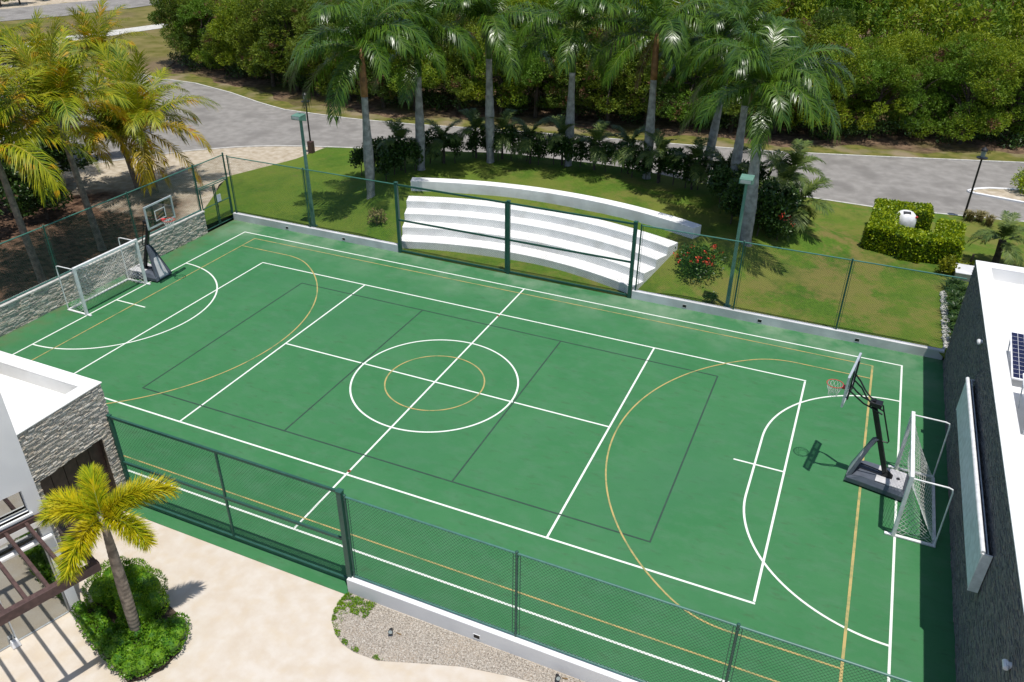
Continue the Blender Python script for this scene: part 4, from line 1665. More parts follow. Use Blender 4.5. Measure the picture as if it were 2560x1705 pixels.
COCO = [frond_mesh('coconut_frond', 'coconut_leaf', 'rachis_yellow', L=4.1 * s, e0=e0, bend=bd, nl=84, ll=1.0, lw=0.052, droop=dp * 1.25, a0=62, a1=22, seed=40 + i, curl=cu)
        for i, (e0, bd, dp, s, cu) in enumerate(((84, 30, 0.25, 0.95, 6), (70, 62, 0.4, 1.05, 12), (52, 85, 0.6, 1.1, -12), (30, 95, 0.8, 1.05, 12), (8, 80, 1.0, 1.0, -8)))]
COCO += [frond_mesh('coconut_frond', 'coconut_leaf_gold', 'rachis_yellow', L=3.9, e0=e0, bend=bd, nl=76, ll=0.88, lw=0.052, droop=dp, a0=62, a1=22, seed=60 + i)
         for i, (e0, bd, dp) in enumerate(((28, 95, 0.9), (0, 75, 1.1), (-25, 50, 1.1)))]
CPLAN = [0, 1, 2, 3, 0, 1, 2, 5, 4, 1, 2, 3, 6, 2, 1, 7, 0, 2, 3, 1, 2, 3]
cocos = [
    ((107, 700), (-20, 372), 'leaning coconut palm with a long bare trunk just behind the stone wall, leftmost', 1, 1.05),
    ((256, 620), (142, 300), 'coconut palm with a leaning trunk behind the goal, its golden fronds drooping', 2, 1.1),
    ((348, 472), (300, 352), 'short coconut palm with a slanting trunk beside the sandy verge', 3, 0.92),
    ((389, 478), (352, 322), 'bushy golden coconut palm nearest the basketball stand and corner gate', 4, 1.08),
    ((262, 330), (250, 142), 'coconut palm with upright green fronds, farthest back by the road', 5, 0.9),
    ((125, 420), (118, 214), 'coconut palm rising in the middle of the left clump with one upright frond', 6, 1.08),
    ((-30, 430), (-40, 190), 'coconut palm at the left edge of the photo with wide green fronds', 7, 1.1),
]
for b, h, lb, sd_, sc in cocos:
    base = at(*b, 0.0)
    base[2] = -0.05
    hub = hub_over(base, *h)
    hub = hub + (base + np.array([0, 0, hub[2] - base[2]]) - hub) * 0.1
    palm('coconut_palm', base, hub, lb, 'palm tree', 'coconut palms left of the court', COCO, CPLAN + [2, 1, 3], (0.17, 0.11), None, seed=100 + sd_, scale=sc * 0.94, lean=(0.12, -0.1, 0), tmat='trunk_brown')

# foxtail palm in the near garden bed
FOX = [frond_mesh('foxtail_frond', 'foxtail_leaf', 'rachis_green', L=1.75 * s, e0=e0, bend=bd, nl=110, ll=0.50, lw=0.028, droop=0.12, a0=60, a1=42, start=0.08, plumose=1.0, rr=0.022, seed=80 + i, twist=0.6)
       for i, (e0, bd, s) in enumerate(((52, 75, 1.0), (34, 80, 1.05), (18, 78, 1.0)))]
fbase = at(346, 1596, 0)
fhub = hub_over(fbase, 254, 1290)
t = thing('foxtail_palm', fbase, 'yellow-green foxtail palm with a ringed grey trunk in the near garden bed', 'palm tree')
d = Vector(tuple(fhub - fbase))
top = d * 0.93
mb = MB()
N = 60
pts = [Vector((0, 0, -0.1)).lerp(top, i / N) for i in range(N + 1)]
rs = []
for i in range(N + 1):
    k = i / N
    rr = 0.112 + 0.022 * math.sin(math.pi * k) - 0.04 * k ** 3
    if i % 2:
        rr *= 0.955
    rs.append(rr)
mb.tube(pts, rs, 14)
mb.build('trunk', 'trunk_brown', t)
MB().tube([top * 0.998, top.lerp(d, 0.5), d], [0.085, 0.075, 0.05], 12).build('crownshaft', 'trunk_grey', t, smooth_=True)


def az_to(px, py, z):
    p = at(px, py, z) - fhub
    return math.degrees(math.atan2(p[1], p[0]))


for (px, py, z, v, sc) in ((100, 1240, 4.0, 1, 1.0), (218, 1165, 4.5, 0, 0.95), (385, 1195, 4.2, 1, 1.1), (355, 1340, 3.6, 2, 0.98), (180, 1395, 3.6, 2, 1.08), (150, 1290, 3.8, 1, 0.9), (300, 1215, 4.4, 0, 0.85)):
    o = link('frond', FOX[v], t)
    o.location = d + Vector((0, 0, random.uniform(-0.05, 0.03)))
    o.rotation_euler = (0, 0, R_(az_to(px, py, z)))
    sc *= 0.77
    o.scale = (sc, sc, sc)

# ================================================================== BROADLEAF TREES AND SHRUBS
def crown_mesh(name, mat, blobs, n, ll, lw, seed, up=0.25, shell=0.6, wob=0.18):
    r = np.random.default_rng(seed)
    p, u = blob_points(n, blobs, r, shell, wob)
    u = u * 0.8 + np.array([0, 0, up])
    v, q = leaves(p, u, ll, lw, 0.65, r)
    return fastmesh(name, v, q, mat)


def rand_blobs(r, n, R0, zlo, zhi, b0, b1, flat=0.75):
    out = []
    for i in range(n):
        a = r.uniform(0, 2 * math.pi)
        z = r.uniform(zlo, zhi)
        k = (z - zlo) / (zhi - zlo)
        rr = R0 * math.sqrt(r.random()) * (1.0 - 0.55 * k ** 2)
        b = r.uniform(b0, b1)
        out.append((rr * math.cos(a), rr * math.sin(a), z, b, b * flat))
    return out


def branch_mesh(name, blobs, h, r0, seed, mat='bark_dark'):
    r = random.Random(seed)
    mb = MB()
    top = Vector((r.uniform(-0.3, 0.3), r.uniform(-0.3, 0.3), h * 0.62))
    mb.tube([(0, 0, -0.3), (0.05, 0.03, h * 0.25), top], [r0 * 1.25, r0, r0 * 0.6], 7)
    for b in blobs[::2]:
        s = Vector((0.05, 0.03, h * 0.25)).lerp(top, r.random())
        e = Vector(b[:3])
        m = s.lerp(e, 0.5) + Vector((0, 0, 0.2))
        mb.tube([s, m, e], [r0 * 0.5, r0 * 0.34, r0 * 0.12], 5)
    me = bpy.data.meshes.new(name)
    me.from_pydata(mb.v, [], mb.f)
    me.materials.append(MATS[mat])
    return me


FT = []
for i in range(6):
    r = random.Random(300 + i)
    bl = rand_blobs(r, 32, 2.5, 1.1, 6.1, 0.5, 1.1)
    FT.append((crown_mesh('tree_crown', 'forest_leaf' if i % 2 else 'forest_leaf_bright', bl, 18000, 0.19, 0.065, 300 + i), branch_mesh('tree_trunk', bl, 6.0, 0.13, i)))

fr = random.Random(5)


def forest_left(y):
    return -46.0 - (y - 34.0) * 0.72


trees = []
row_labels = ['leafy tree in the front row of the dense wood beyond the road', 'leafy tree in the second row of the wood beyond the road']
for row in range(2):
    x = -46.0 - row * 1.5
    while x < 34:
        y = polyat(FAR, x) + 4.6 + row * 3.3 + fr.uniform(-0.7, 0.9)
        if x > forest_left(y):
            cm, tm = FT[fr.randrange(6)]
            t = thing('wood_tree', (x, y, -0.15), row_labels[row], 'tree', 'front row of the wood' if row == 0 else 'second row of the wood', fr.uniform(0, 6.28))
            link('crown', cm, t)
            link('trunk', tm, t)
            s = fr.uniform(0.85, 1.15)
            t.scale = (s * 1.05, s * 1.05, s * (1.0 + 0.12 * row))
        x += fr.uniform(2.5, 3.4)

# the wood behind, one mass of crowns
CV, CQ = [], []
off = 0
SRC = []
for i in range(5):
    r = random.Random(500 + i)
    bl = rand_blobs(r, 18, 2.3, 4.0, 6.8, 0.6, 1.2)
    p, u = blob_points(2000, bl, np.random.default_rng(500 + i), 0.7)
    SRC.append(leaves(p, u * 0.8 + np.array([0, 0, 0.4]), 0.34, 0.125, 0.6, np.random.default_rng(900 + i)))
for gx in np.arange(-84, 52, 3.7):
    for gy in np.arange(36, 92, 3.6):
        x = gx + fr.uniform(-1.1, 1.1)
        y = gy + fr.uniform(-1.1, 1.1)
        if y < polyat(FAR, x) + 10.4 or y > polyat(FAR, x) + 46 or x < forest_left(y) + 1.5:
            continue
        v, q = SRC[fr.randrange(5)]
        a = fr.uniform(0, 6.28)
        s = fr.uniform(0.95, 1.3)
        ca, sa = math.cos(a) * s, math.sin(a) * s
        vv = np.stack([v[:, 0] * ca - v[:, 1] * sa + x, v[:, 0] * sa + v[:, 1] * ca + y, v[:, 2] * s * fr.uniform(0.95, 1.15) - 0.1], 1)
        CV.append(vv)
        CQ.append(q + off)
        off += len(v)
me = fastmesh('woodland', np.concatenate(CV), np.concatenate(CQ), 'forest_leaf_bright')
tag(link('woodland', me), 'mass of green tree crowns filling the top of the photo behind the wood edge', 'woodland', None, 'stuff')

UP = []
for k in range(230):
    x = fr.uniform(-47, 34)
    y = polyat(FAR, x) + fr.uniform(3.6, 7.5)
    if x < forest_left(y):
        continue
    UP.append((x, y, fr.uniform(0.2, 1.1), fr.uniform(0.4, 0.9), fr.uniform(0.35, 0.75)))
p, u = blob_points(26000, UP, np.random.default_rng(77), 0.3)
keep = p[:, 2] > -0.1
p, u = p[keep], u[keep]
v, q = leaves(p, u + np.array([0, 0, 0.3]), 0.22, 0.09, 0.8, np.random.default_rng(78))
tag(link('undergrowth', fastmesh('undergrowth', v, q, 'shrub_leaf')), 'dark low undergrowth along the front of the wood beyond the road', 'undergrowth', None, 'stuff')

# shade trees behind the left fence and far trees across the far road
for i, (px, py, s, lb) in enumerate(((40, 520, 0.80, 'dark bushy tree under the coconut palms at the left edge'), (150, 470, 0.70, 'dark bushy tree under the coconut palms near the road'), (-70, 610, 0.85, 'dark bushy tree just outside the left fence'), (120, 545, 0.55, 'low dark bushy tree behind the fence, nearest the leaning trunks'))):
    p = at(px, py, 0)
    t = thing('shade_tree', (p[0], p[1], -0.06), lb, 'tree', None, i * 1.3)
    r = random.Random(700 + i)
    bl = rand_blobs(r, 14, 2.0, 1.2, 5.2, 0.9, 1.4)
    link('crown', crown_mesh('tree_crown', 'shrub_leaf', bl, 4200, 0.34, 0.17, 700 + i), t)
    link('trunk', branch_mesh('tree_trunk', bl, 5.2, 0.12, 70 + i), t)
    t.scale = (s, s, s)
for i, (px, py, s, lb) in enumerate(((2, 14, 0.7, 'round green tree at the top left corner beyond the far road'), (50, 9, 0.75, 'tree with a bare trunk on the sand beyond the far road'), (108, 0, 0.35, 'low green bush on the sand beyond the far road'))):
    p = at(px, py, 0)
    t = thing('far_tree', (p[0], p[1], -0.1), lb, 'tree', None, i * 2.1)
    cm, tm = FT[i]
    link('crown', cm, t)
    link('trunk', tm, t)
    t.scale = (s, s, s)

# shrubs
SH = []
for i in range(4):
    r = random.Random(800 + i)
    bl = rand_blobs(r, 9, 0.36, 0.55, 1.45, 0.24, 0.42, 0.9)
    SH.append((crown_mesh('shrub_foliage', 'shrub_leaf', bl, 900, 0.15, 0.085, 800 + i, shell=0.4), branch_mesh('shrub_stem', bl, 1.2, 0.025, 80 + i)))
PY = []
for i in range(3):
    V, Q, off = [], [], 0
    r = random.Random(820 + i)
    vs_ = [frond_mesh('x', 'pygmy_leaf', 'rachis_green', L=1.15, e0=e0, bend=bd, nl=40, ll=0.30, lw=0.036, droop=0.3, a0=62, a1=30, start=0.15, rr=0.01, seed=830 + i * 5 + j) for j, (e0, bd) in enumerate(((75, 70), (52, 95), (28, 95), (2, 70)))]
    for k in range(17):
        m_ = vs_[k % 4]
        n = len(m_.vertices)
        co = np.empty(n * 3, dtype=np.float32)
        m_.vertices.foreach_get('co', co)
        co = co.reshape(-1, 3)
        a = k * 2.4 + r.uniform(-0.2, 0.2)
        q = np.empty(len(m_.polygons) * 4, dtype=np.int32)
        m_.loops.foreach_get('vertex_index', q)
        V.append(np.stack([co[:, 0] * math.cos(a) - co[:, 1] * math.sin(a), co[:, 0] * math.sin(a) + co[:, 1] * math.cos(a), co[:, 2]], 1))
        Q.append(q.reshape(-1, 4) + off)
        off += n
    for m_ in vs_:
        bpy.data.meshes.remove(m_)
    PY.append(fastmesh('pygmy_crown', np.concatenate(V), np.concatenate(Q), 'pygmy_leaf'))


def shrub(x, y, s, label, group, i, z=None, hz=1.0):
    t = thing('shrub', (x, y, (lawn_z(x, y) if z is None else z)), label, 'shrub', group, i * 1.7)
    f, st = SH[i % 4]
    link('foliage', f, t)
    link('stem', st, t)
    t.scale = (s, s, s * hz)
    return t


def pygmy(x, y, h, label, group, i, s=1.0, z=None, r=0.06):
    t = thing('pygmy_palm', (x, y, (lawn_z(x, y) if z is None else z)), label, 'palm', group, i * 2.1)
    MB().tube([(0, 0, -0.2), (0.02, 0.01, h * 0.5), (0, 0, h)], [r * 1.2, r, r * 1.15], 8).build('trunk', 'bark_dark', t)
    o = link('crown', PY[i % 3], t)
    o.location = (0, 0, h)
    o.scale = (s, s, s)
    return t


ORD = ['first', 'second', 'third', 'fourth', 'fifth', 'sixth', 'seventh', 'eighth', 'ninth', 'tenth']
hr = random.Random(9)
n_sh = 0
a = -20.5
while a < 21.5:
    R0 = 24.9 + hr.uniform(-0.25, 0.45) - (1.3 if a < -17 else 0)
    x, y = AX + R0 * math.sin(R_(a)), AY + R0 * math.cos(R_(a))
    shrub(x, y, hr.uniform(1.0, 1.22), 'dark leafy shrub in the hedge row between bench and road', 'hedge row shrubs', n_sh)
    n_sh += 1
    a += hr.uniform(1.55, 2.0)
for i, a in enumerate((-18.6, -14.8, -11.4, -7.6, -3.6, 0.8, 5.0, 9.4, 13.6, 17.6)):
    R0 = 25.0 + hr.uniform(-0.2, 0.3) - (1.3 if a < -17 else 0)
    x, y = AX + R0 * math.sin(R_(a)), AY + R0 * math.cos(R_(a))
    pygmy(x, y, hr.uniform(1.3, 1.6), 'feathery pygmy palm in the hedge row behind the bench, %s from the left' % ORD[i], 'hedge row pygmy palms', i, 1.3)
for i, (px, py, s) in enumerate(((905, 440, 1.0), (935, 432, 1.15), (965, 452, 1.1), (985, 437, 1.2), (1015, 432, 1.15), (1040, 428, 1.05), (955, 420, 1.1))):
    p = drop(px, py)
    shrub(p[0], p[1], s, 'dark leafy shrub at the foot of the two left royal palms, %s' % ('leftmost', 'second from left', 'third from left', 'fifth from left', 'sixth from left', 'rightmost', 'hindmost')[i], 'shrubs by the left royal palms', i + 1)
p = drop(1004, 425)
pygmy(p[0], p[1], 1.5, 'large pygmy palm beside the two left royal palms', None, 1, 1.25)
# bushes round the thick palm on the right
for i, (px, py, s, m_) in enumerate(((1890, 590, 1.25, 0), (1930, 597, 1.35, 0), (1960, 575, 1.3, 0), (1905, 560, 1.4, 0), (1825, 560, 1.2, 0), (1800, 520, 1.3, 0), (1850, 540, 1.3, 0))):
    p = drop(px, py)
    shrub(p[0], p[1], s, 'dark shrub round the thick right-hand royal palm, %s' % ('at its foot', 'in front of the feathery palms', 'rightmost', 'close behind its trunk', 'left of its trunk', 'leftmost and farthest', 'behind its left side')[i], 'shrubs by the thick palm', i)
for i, (px, py) in enumerate(((1982, 560), (1945, 535), (1965, 520))):
    p = drop(px, py)
    pygmy(p[0], p[1], (0.8, 1.5, 1.9)[i], ('broad feathery palm right of the thick royal palm, lowest and outermost', 'broad feathery palm close behind the thick royal palm', 'tallest feathery palm between thick royal palm and road')[i], None, i, (1.7, 1.6, 1.5)[i])


def flowers(t, n, R0, z0, z1, seed):
    r = np.random.default_rng(seed)
    a = r.uniform(0, 6.28, n)
    rr = R0 * np.sqrt(r.random(n))
    c = np.stack([rr * np.cos(a), rr * np.sin(a), r.uniform(z0, z1, n)], 1)
    c = np.repeat(c, 7, 0) + r.normal(0, 0.05, (n * 7, 3))
    v, q = leaves(c, np.tile([0, 0, 1.0], (len(c), 1)), 0.085, 0.065, 0.8, r)
    o = link('blossom', fastmesh('blossom', v, q, 'flower_red'), t)
    o['kind'] = 'stuff'


def round_shrub(name, x, y, z, R0, H, mat, n, ll, label, cat='shrub', seed=0, fl=0, lw=None, nb=10, base=0.25):
    t = thing(name, (x, y, z), label, cat)
    r = random.Random(seed)
    bl = rand_blobs(r, nb, R0 * 0.68, H * base, H * 0.78, R0 * 0.32, R0 * 0.5, 0.85)
    link('foliage', crown_mesh('shrub_foliage', mat, bl, n, ll, lw or ll * 0.55, seed, shell=0.5), t)
    link('stem', branch_mesh('shrub_stem', bl, H * 0.8, 0.022, seed), t)
    if fl:
        flowers(t, fl, R0 * 0.8, H * 0.55, H * 1.0, seed)
    return t


p = drop(1735, 690)
round_shrub('flowering_shrub', p[0], p[1] + 0.5, p[2], 1.3, 1.0, 'red_shrub_leaf', 3000, 0.12, 'green shrub with red flowers on the grass right of the steps', seed=41, fl=34, nb=18)
p = drop(1940, 600)
round_shrub('flowering_shrub', p[0], p[1], p[2], 0.85, 1.5, 'shrub_leaf', 1500, 0.13, 'dark shrub with scattered red flowers beside the thick royal palm', seed=42, fl=12)
p = drop(1777, 757)
round_shrub('small_bush', p[0], p[1], p[2], 0.34, 0.5, 'shrub_leaf', 500, 0.09, 'small dark round bush against the far kerb wall', seed=43)
p = drop(940, 565)
round_shrub('sparse_shrub', p[0], p[1], p[2], 0.62, 1.0, 'dry_leaf', 420, 0.12, 'sparse yellowish shrub on the grass left of the steps', seed=44)

# ================================================================== CLIPPED HEDGE, GAS TANK AND PLANTS ON THE RIGHT
def clipped(name, path, w, h, mat, dens, ll, label, seed, z=0.25, cat='hedge', dark='shrub_leaf'):
    r = np.random.default_rng(seed)
    c0 = np.array([path[0][0], path[0][1]])
    t = thing(name, (c0[0], c0[1], z), label, cat)
    P, Nn = [], []
    for (ax_, ay_), (bx_, by_) in zip(path, path[1:]):
        a, b = np.array([ax_, ay_]) - c0, np.array([bx_, by_]) - c0
        ln = np.linalg.norm(b - a)
        d_ = (b - a) / ln
        nn = np.array([-d_[1], d_[0]])
        a2, b2 = a - d_ * w / 2, b + d_ * w / 2
        L2 = ln + w
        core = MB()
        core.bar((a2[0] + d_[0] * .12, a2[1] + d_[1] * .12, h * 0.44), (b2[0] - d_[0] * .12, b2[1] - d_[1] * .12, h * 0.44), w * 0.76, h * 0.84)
        core.build('dark_core', dark, t)  # solid dark block added inside the leaves so the hedge can't be seen through
        k = int(L2 * w * dens)
        s_, q_ = r.uniform(0, L2, k), r.uniform(-w / 2, w / 2, k)
        xy = a2 + np.outer(s_, d_) + np.outer(q_, nn)
        edge = np.clip((np.abs(q_) / (w / 2) - 0.7) / 0.3, 0, 1)
        P.append(np.column_stack([xy, h - 0.10 * edge ** 2 + r.normal(0, 0.025, k)]))
        Nn.append(np.tile([0, 0, 1.0], (k, 1)))
        for sg in (-1, 1):
            k = int(L2 * h * dens)
            s_, zz = r.uniform(0, L2, k), r.uniform(0.02, h, k)
            xy = a2 + np.outer(s_, d_) + np.outer(np.full(k, sg * w / 2) + r.normal(0, 0.025, k), nn)
            P.append(np.column_stack([xy, zz]))
            Nn.append(np.tile([nn[0] * sg, nn[1] * sg, 0.4], (k, 1)))
        for e, sg in ((a2, -1), (b2, 1)):
            k = int(w * h * dens)
            q_, zz = r.uniform(-w / 2, w / 2, k), r.uniform(0.02, h, k)
            xy = e + np.outer(q_, nn) + r.normal(0, 0.02, (k, 2))
            P.append(np.column_stack([xy, zz]))
            Nn.append(np.tile([d_[0] * sg, d_[1] * sg, 0.4], (k, 1)))
    v, q = leaves(np.concatenate(P), np.concatenate(Nn), ll, ll * 0.6, 0.7, r)
    link('foliage', fastmesh('hedge_foliage', v, q, mat), t)
    return t


F_ = 560 / 1951
def Fp(x, y, z):
    p = at(2000 + x * F_, 450 + y * F_, z)
    return (float(p[0]), float(p[1]))


zt = 1.35
clipped('clipped_hedge', [Fp(1045, 240, zt), Fp(775, 215, zt), Fp(720, 400, zt), Fp(1010, 478, zt), Fp(1295, 510, zt), Fp(1315, 400, zt)], 1.12, 1.2, 'clipped_leaf', 330, 0.13, 'bright green clipped hedge wrapping round the white gas tank', 51, z=0.22)
c = Fp(915, 345, 1.05)
t = thing('gas_tank', (c[0], c[1] + 0.1, 0.2), 'white domed gas tank inside the clipped hedge', 'tank', None, R_(10))
mb = MB()
prof = [(-0.1, 0.51), (0.84, 0.51), (0.98, 0.485), (1.10, 0.42), (1.20, 0.32), (1.25, 0.19), (1.27, 0.03)]
mb.tube([(0, 0, z) for z, _ in prof], [r for _, r in prof], 28)
mb.build('shell', 'tank_white', t, smooth_=True)
h = MB().box(-0.17, 0.17, -0.10, 0.10, -0.02, 0.035).build('hatch', 'black_plastic', t, bevel=0.015)
h.location = (-0.02, -0.2, 1.215)
h.rotation_euler = (R_(22), 0, 0)
MB().tube([(0.38, -0.2, 0.98), (0.45, -0.24, 1.1)], 0.05, 8).build('valve', 'rim_red', t)

p = Fp(1250, 800, 0.3)
round_shrub('gold_shrub', p[0], p[1], 0.22, 0.62, 0.95, 'gold_shrub_leaf', 900, 0.12, 'yellow-green shrub between the clipped hedge and the slate building', seed=52)
for i, (x, y) in enumerate(((1360, 740), (1480, 740))):
    p = Fp(x, y, 0.3)
    t = thing('garden_stake', (p[0], p[1], 0.2), ('dark green stump post beside the yellow-green shrub', 'dark green stump post next to the roof corner')[i], 'post')
    MB().tube([(0, 0, -0.1), (0, 0, 0.3), (0.02, 0.01, 0.62)], [0.07, 0.055, 0.05], 8).build('shaft', 'bark_dark', t)
    r = np.random.default_rng(90 + i)
    v, q = leaves(r.normal(0, 0.12, (60, 3)) + np.array([0, 0, 0.1]), np.tile([0, 0, 1.0], (60, 1)), 0.2, 0.04, 0.7, r)
    link('leaf_tuft', fastmesh('leaf_tuft', v, q, 'gold_shrub_leaf'), t)
t = thing('utility_box', (17.22, 16.55, 0.2), 'pale grey utility box beside the slate building', 'box')
MB().box(-0.36, 0.36, -0.5, 0.5, -0.1, 0.42).build('body', 'concrete_kerb', t, bevel=0.02)
MB().box(-0.4, 0.4, -0.54, 0.54, 0.42, 0.47).build('lid', 'kerb_wall_paint', t, bevel=0.01)
pygmy(18.62, 18.8, 1.25, 'small palm with a dark stubby trunk behind the roof corner', None, 2, 1.3, z=0.15, r=0.14)


def strap_plant(x, y, z, s, label, group, mat, seed, n=60):
    t = thing('strap_plant', (x, y, z), label, 'plant', group)
    r = np.random.default_rng(seed)
    V, Q = [], []
    for k in range(n):
        a = r.uniform(0, 6.28)
        lean = r.uniform(0.15, 1.0)
        d1 = np.array([math.cos(a) * lean * 0.5, math.sin(a) * lean * 0.5, 1.0])
        d1 /= np.linalg.norm(d1)
        d2 = np.array([math.cos(a) * lean, math.sin(a) * lean, 0.35 - 0.5 * lean])
        b = np.array([r.normal(0, 0.08), r.normal(0, 0.08), 0])
        m_ = b + d1 * 0.42 * s
        e = m_ + d2 * 0.4 * s
        wv = np.array([-math.sin(a), math.cos(a), 0]) * 0.018 * s
        o = len(V)
        V += [b - wv, b + wv, m_ + wv, m_ - wv, e + wv * 0.2, e - wv * 0.2]
        Q += [(o, o + 1, o + 2, o + 3), (o + 3, o + 2, o + 4, o + 5)]
    link('leaf_clump', fastmesh('leaf_clump', V, Q, mat), t)
    return t


for i in range(9):
    strap_plant(16.75 + 0.25 * (i % 2), 9.9 + i * 0.62, 0.2, 1.25, 'dark strap-leaved plant behind the white rocks along the slate building', 'strap plants along the slate building', 'shrub_leaf', 200 + i, 110)
for i, (x, y) in enumerate(((1470, 345), (1560, 350), (1640, 385))):
    p = Fp(x, y, 0.1)
    strap_plant(p[0], p[1], 0.05, 1.1, 'pale dry grass clump at the road edge by the street lamp', 'grass clumps by the street lamp', 'dry_leaf', 220 + i, 70)

# white rock edging
def rock(mb, c, r0, rr):
    v = []
    for dz, k in ((-0.6, 0.7), (0.1, 1.0), (0.7, 0.55)):
        for j in range(6):
            a = j * math.pi / 3 + rr.uniform(-0.2, 0.2)
            q = k * rr.uniform(0.8, 1.15)
            v.append((c[0] + r0 * q * math.cos(a), c[1] + r0 * q * math.sin(a), c[2] + r0 * dz * rr.uniform(0.85, 1.1)))
    v.append((c[0], c[1], c[2] + r0 * 0.95))
    f = []
    for k in range(2):
        f += [(k * 6 + j, k * 6 + (j + 1) % 6, k * 6 + 6 + (j + 1) % 6, k * 6 + 6 + j) for j in range(6)]
    f += [(12 + j, 12 + (j + 1) % 6, 18) for j in range(6)]
    mb.add(v, f)


mb = MB()
rr_ = random.Random(31)
y = 9.35
while y < 14.5:
    for k in range(2):
        rock(mb, (16.36 + 0.12 * k + rr_.uniform(-0.05, 0.05) - 0.006 * (y - 9), y + rr_.uniform(-0.05, 0.05), lawn_z(16.3, y) + 0.05), rr_.uniform(0.06, 0.105), rr_)
    y += rr_.uniform(0.12, 0.17)
tag(mb.build('rock_edging', 'rock_white'), 'line of small white rocks edging the lawn by the slate building', 'rocks', None, 'stuff')

# road island with its bush
isl = [Fp(1465, 95, 0), Fp(1530, 78, 0), Fp(1640, 72, 0), Fp(1790, 78, 0), Fp(2100, 95, 0), Fp(2300, 130, 0), Fp(2300, 250, 0), Fp(1951, 195, 0), Fp(1700, 148, 0), Fp(1520, 115, 0)]
MBi = MB().prism(isl, -0.1, 0.0)
tag(MBi.build('road_island', 'pale_sand'), kind='structure')
mb = MB()
for p, q in zip(isl, isl[1:] + isl[:1]):
    mb.bar((p[0], p[1], -0.02), (q[0], q[1], -0.02), 0.2, 0.12)
tag(mb.build('road_kerb', 'white_render'), kind='structure')
p = Fp(1960, 110, 0)
round_shrub('island_bush', p[0], p[1], 0.0, 1.05, 1.3, 'clipped_leaf', 1500, 0.2, 'bushy green shrub on the road island at the right edge', seed=54, lw=0.06)

# ================================================================== NEAR GARDEN BED
bed = [(-2.95, -12.45), (-2.0, -12.95), (-1.1, -13.2), (-0.35, -13.42), (-0.12, -13.2), (0.08, -12.85), (0.08, -12.3), (-0.15, -11.9), (-0.8, -11.5), (-1.5, -11.3), (-2.2, -11.4), (-2.8, -11.7)]
tag(MB().prism(bed, -0.02, 0.03).build('planting_bed', 'soil'), kind='structure')


def mound(name, blobs, mat, n, ll, label, seed, org, lw=None, cat='shrub'):
    t = thing(name, org, label, cat)
    link('foliage', crown_mesh('shrub_foliage', mat, blobs, n, ll, lw or ll * 0.5, seed, up=0.5, shell=0.82, wob=0.05), t)
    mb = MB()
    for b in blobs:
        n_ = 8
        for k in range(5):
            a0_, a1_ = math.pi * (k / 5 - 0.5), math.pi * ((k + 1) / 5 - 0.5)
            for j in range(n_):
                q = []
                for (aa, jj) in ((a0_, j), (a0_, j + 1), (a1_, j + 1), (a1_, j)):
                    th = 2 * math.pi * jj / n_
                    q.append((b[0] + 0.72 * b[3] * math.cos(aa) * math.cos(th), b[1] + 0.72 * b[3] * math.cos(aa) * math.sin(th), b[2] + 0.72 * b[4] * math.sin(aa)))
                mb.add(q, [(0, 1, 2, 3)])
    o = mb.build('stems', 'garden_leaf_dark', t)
    o['kind'] = 'stuff'
    return t


mound('bushy_shrub', [(-0.9, 0.25, 0.5, 0.62, 0.62), (-0.35, 0.1, 0.45, 0.6, 0.55), (0.1, -0.1, 0.42, 0.52, 0.52), (0.35, -0.35, 0.4, 0.45, 0.48), (-0.6, 0.5, 0.5, 0.55, 0.5), (-0.05, 0.4, 0.5, 0.55, 0.52), (0.42, 0.15, 0.4, 0.42, 0.45), (-1.1, -0.1, 0.4, 0.5, 0.5)], 'garden_leaf', 15000, 0.075, 'dense round bright green shrub behind the foxtail palm trunk', 61, (-1.6, -11.85, 0.03), 0.024).scale = (0.9, 0.88, 0.95)
rr_ = random.Random(77)
bl = []
ring = [(-2.75, -12.5), (-2.35, -12.72), (-1.95, -12.9), (-1.55, -13.0), (-1.15, -13.05), (-0.8, -13.15), (-0.45, -13.2), (-0.25, -13.05), (-0.1, -12.75), (-0.06, -12.4), (-0.15, -12.1), (-0.35, -11.9), (-0.75, -12.9), (-0.4, -12.8), (-0.25, -12.45), (-1.2, -12.8), (-0.6, -13.05), (-1.6, -12.7), (-1.9, -12.6), (-2.2, -12.45), (-1.5, -12.4), (-1.1, -12.45), (-0.5, -12.15), (-0.6, -12.4), (-0.35, -12.3), (-0.75, -12.15)]
for (x, y) in ring:
    w_ = 0.17 if x < -1.4 else 0.26
    bl.append((x + 1.0, y + 12.8, 0.22, w_ + rr_.uniform(0, 0.05), 0.20))
mound('low_hedge', bl, 'garden_leaf_dark', 9000, 0.06, 'low glossy hedge round the foot of the foxtail palm', 62, (-1.0, -12.8, 0.03), 0.036, 'hedge')

# ================================================================== GRAVEL BED BY THE NEAR WALL
gb = [(2.60, -9.29), (2.56, -9.6), (2.60, -9.9), (2.72, -10.15), (3.04, -10.46), (3.35, -10.62), (3.7, -10.7), (4.32, -10.68), (5.14, -10.38), (6.16, -10.03), (7.24, -9.82), (7.9, -9.74), (10.0, -9.55), (13.0, -9.45), (16.0, -9.45), (16.0, -9.28)]
sheet('gravel_bed', gb, -0.004, 'pea_gravel')


def inside(x, y, poly):
    c = False
    j = len(poly) - 1
    for i in range(len(poly)):
        xi, yi = poly[i]
        xj, yj = poly[j]
        if (yi > y) != (yj > y) and x < (xj - xi) * (y - yi) / (yj - yi) + xi:
            c = not c
        j = i
    return c


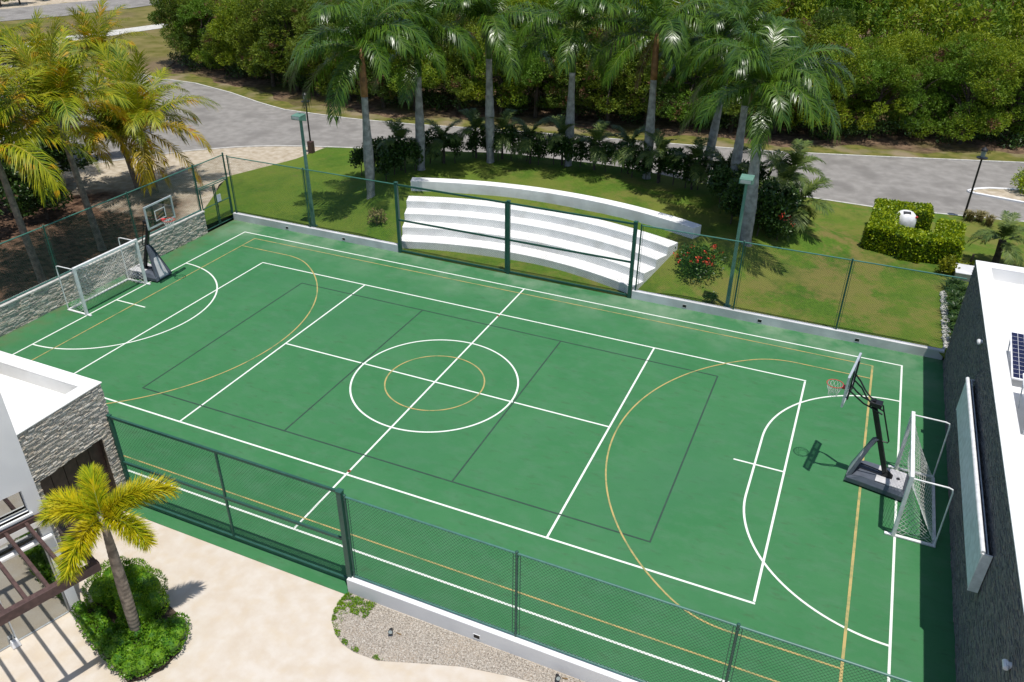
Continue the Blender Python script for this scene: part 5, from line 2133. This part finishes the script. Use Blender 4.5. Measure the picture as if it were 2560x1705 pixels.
pr = np.random.default_rng(15)
pts = []
while len(pts) < 14000:
    x = 2.5 + pr.random() * 9
    y = -10.75 + pr.random() * 1.5
    if inside(x, y, gb):
        pts.append((x, y))
pts = np.array(pts)
n = len(pts)
s = pr.uniform(0.006, 0.014, n)
base8 = np.array([(-1, -0.7, 0), (1, -0.8, 0), (0.9, 0.8, 0), (-0.8, 0.9, 0), (-0.6, -0.5, 0.9), (0.6, -0.5, 1.0), (0.5, 0.5, 0.9), (-0.5, 0.5, 1.0)])
ang = pr.uniform(0, 6.28, n)
ca, sa = np.cos(ang)[:, None], np.sin(ang)[:, None]
bx_ = base8[None, :, 0] * ca - base8[None, :, 1] * sa
by_ = base8[None, :, 0] * sa + base8[None, :, 1] * ca
V = np.stack([bx_ * s[:, None] + pts[:, :1], by_ * s[:, None] + pts[:, 1:], np.broadcast_to(base8[None, :, 2] * s[:, None] * 0.8 - 0.004, bx_.shape)], 2).reshape(-1, 3)
fq = np.array([(4, 5, 6, 7), (0, 1, 5, 4), (1, 2, 6, 5), (2, 3, 7, 6), (3, 0, 4, 7)])
Q = (fq[None] + 8 * np.arange(n)[:, None, None]).reshape(-1, 4)
stone_material('pebble', [(0.16, 0.135, 0.11), (0.40, 0.36, 0.30), (0.28, 0.245, 0.20), (0.55, 0.51, 0.45), (0.38, 0.30, 0.23)])
tag(link('pebbles', fastmesh('pebbles', V, Q, 'pebble')), 'loose pale pebbles of the gravel bed by the near white wall', 'gravel', None, 'stuff')
# weeds at the rounded end
pts = []
while len(pts) < 2400:
    x = 2.5 + pr.random() * 2.4
    y = -10.75 + pr.random() * 1.45
    dd = min(math.hypot(x - a, y - b) for a, b in gb[:8])
    ok = (dd < 0.13 and pr.random() < 0.4) or (y > -9.80 and x < 3.45 and pr.random() < 0.35) or (x < 3.0 and pr.random() < 0.05)
    if inside(x, y, gb) and ok and math.sin(x * 17 + 3 * math.sin(y * 7)) * math.sin(y * 15) > -0.55:
        pts.append((x, y, 0.02 + 0.03 * pr.random()))
v, q = leaves(np.array(pts), np.tile([0, 0, 0.6], (len(pts), 1)), 0.038, 0.024, 0.8, pr)
tag(link('weeds', fastmesh('weeds', v, q, 'garden_leaf')), 'small green weeds along the rounded end of the gravel bed', 'weeds', None, 'stuff')

for i, (x, y, rz, lb) in enumerate(((4.24, -9.93, -1.2, 'small dark garden spotlight in the middle of the gravel bed'), (8.25, -9.5, -1.0, 'small dark garden spotlight against the near white wall'))):
    t = thing('garden_spotlight', (x, y, 0), lb, 'spotlight', None, rz)
    MB().tube([(0, 0, -0.05), (0, 0, 0.1)], 0.018, 8).build('spike', 'brass', t)
    mb = MB()
    mb.tube([(-0.06, 0, 0.11), (0.06, 0, 0.15)], [0.04, 0.06], 14)
    h = mb.build('lamp_body', 'black_metal', t)
    MB().tube([(0.06, 0, 0.15), (0.064, 0, 0.1515)], 0.048, 14).build('lens', 'lens_grey', h)
    MB().tube([(-0.05, 0.12, 0.012), (-0.02, 0.16, 0.02), (0.0, 0.24, 0.012)], 0.012, 6).build('cable', 'brass', t)
print('done')
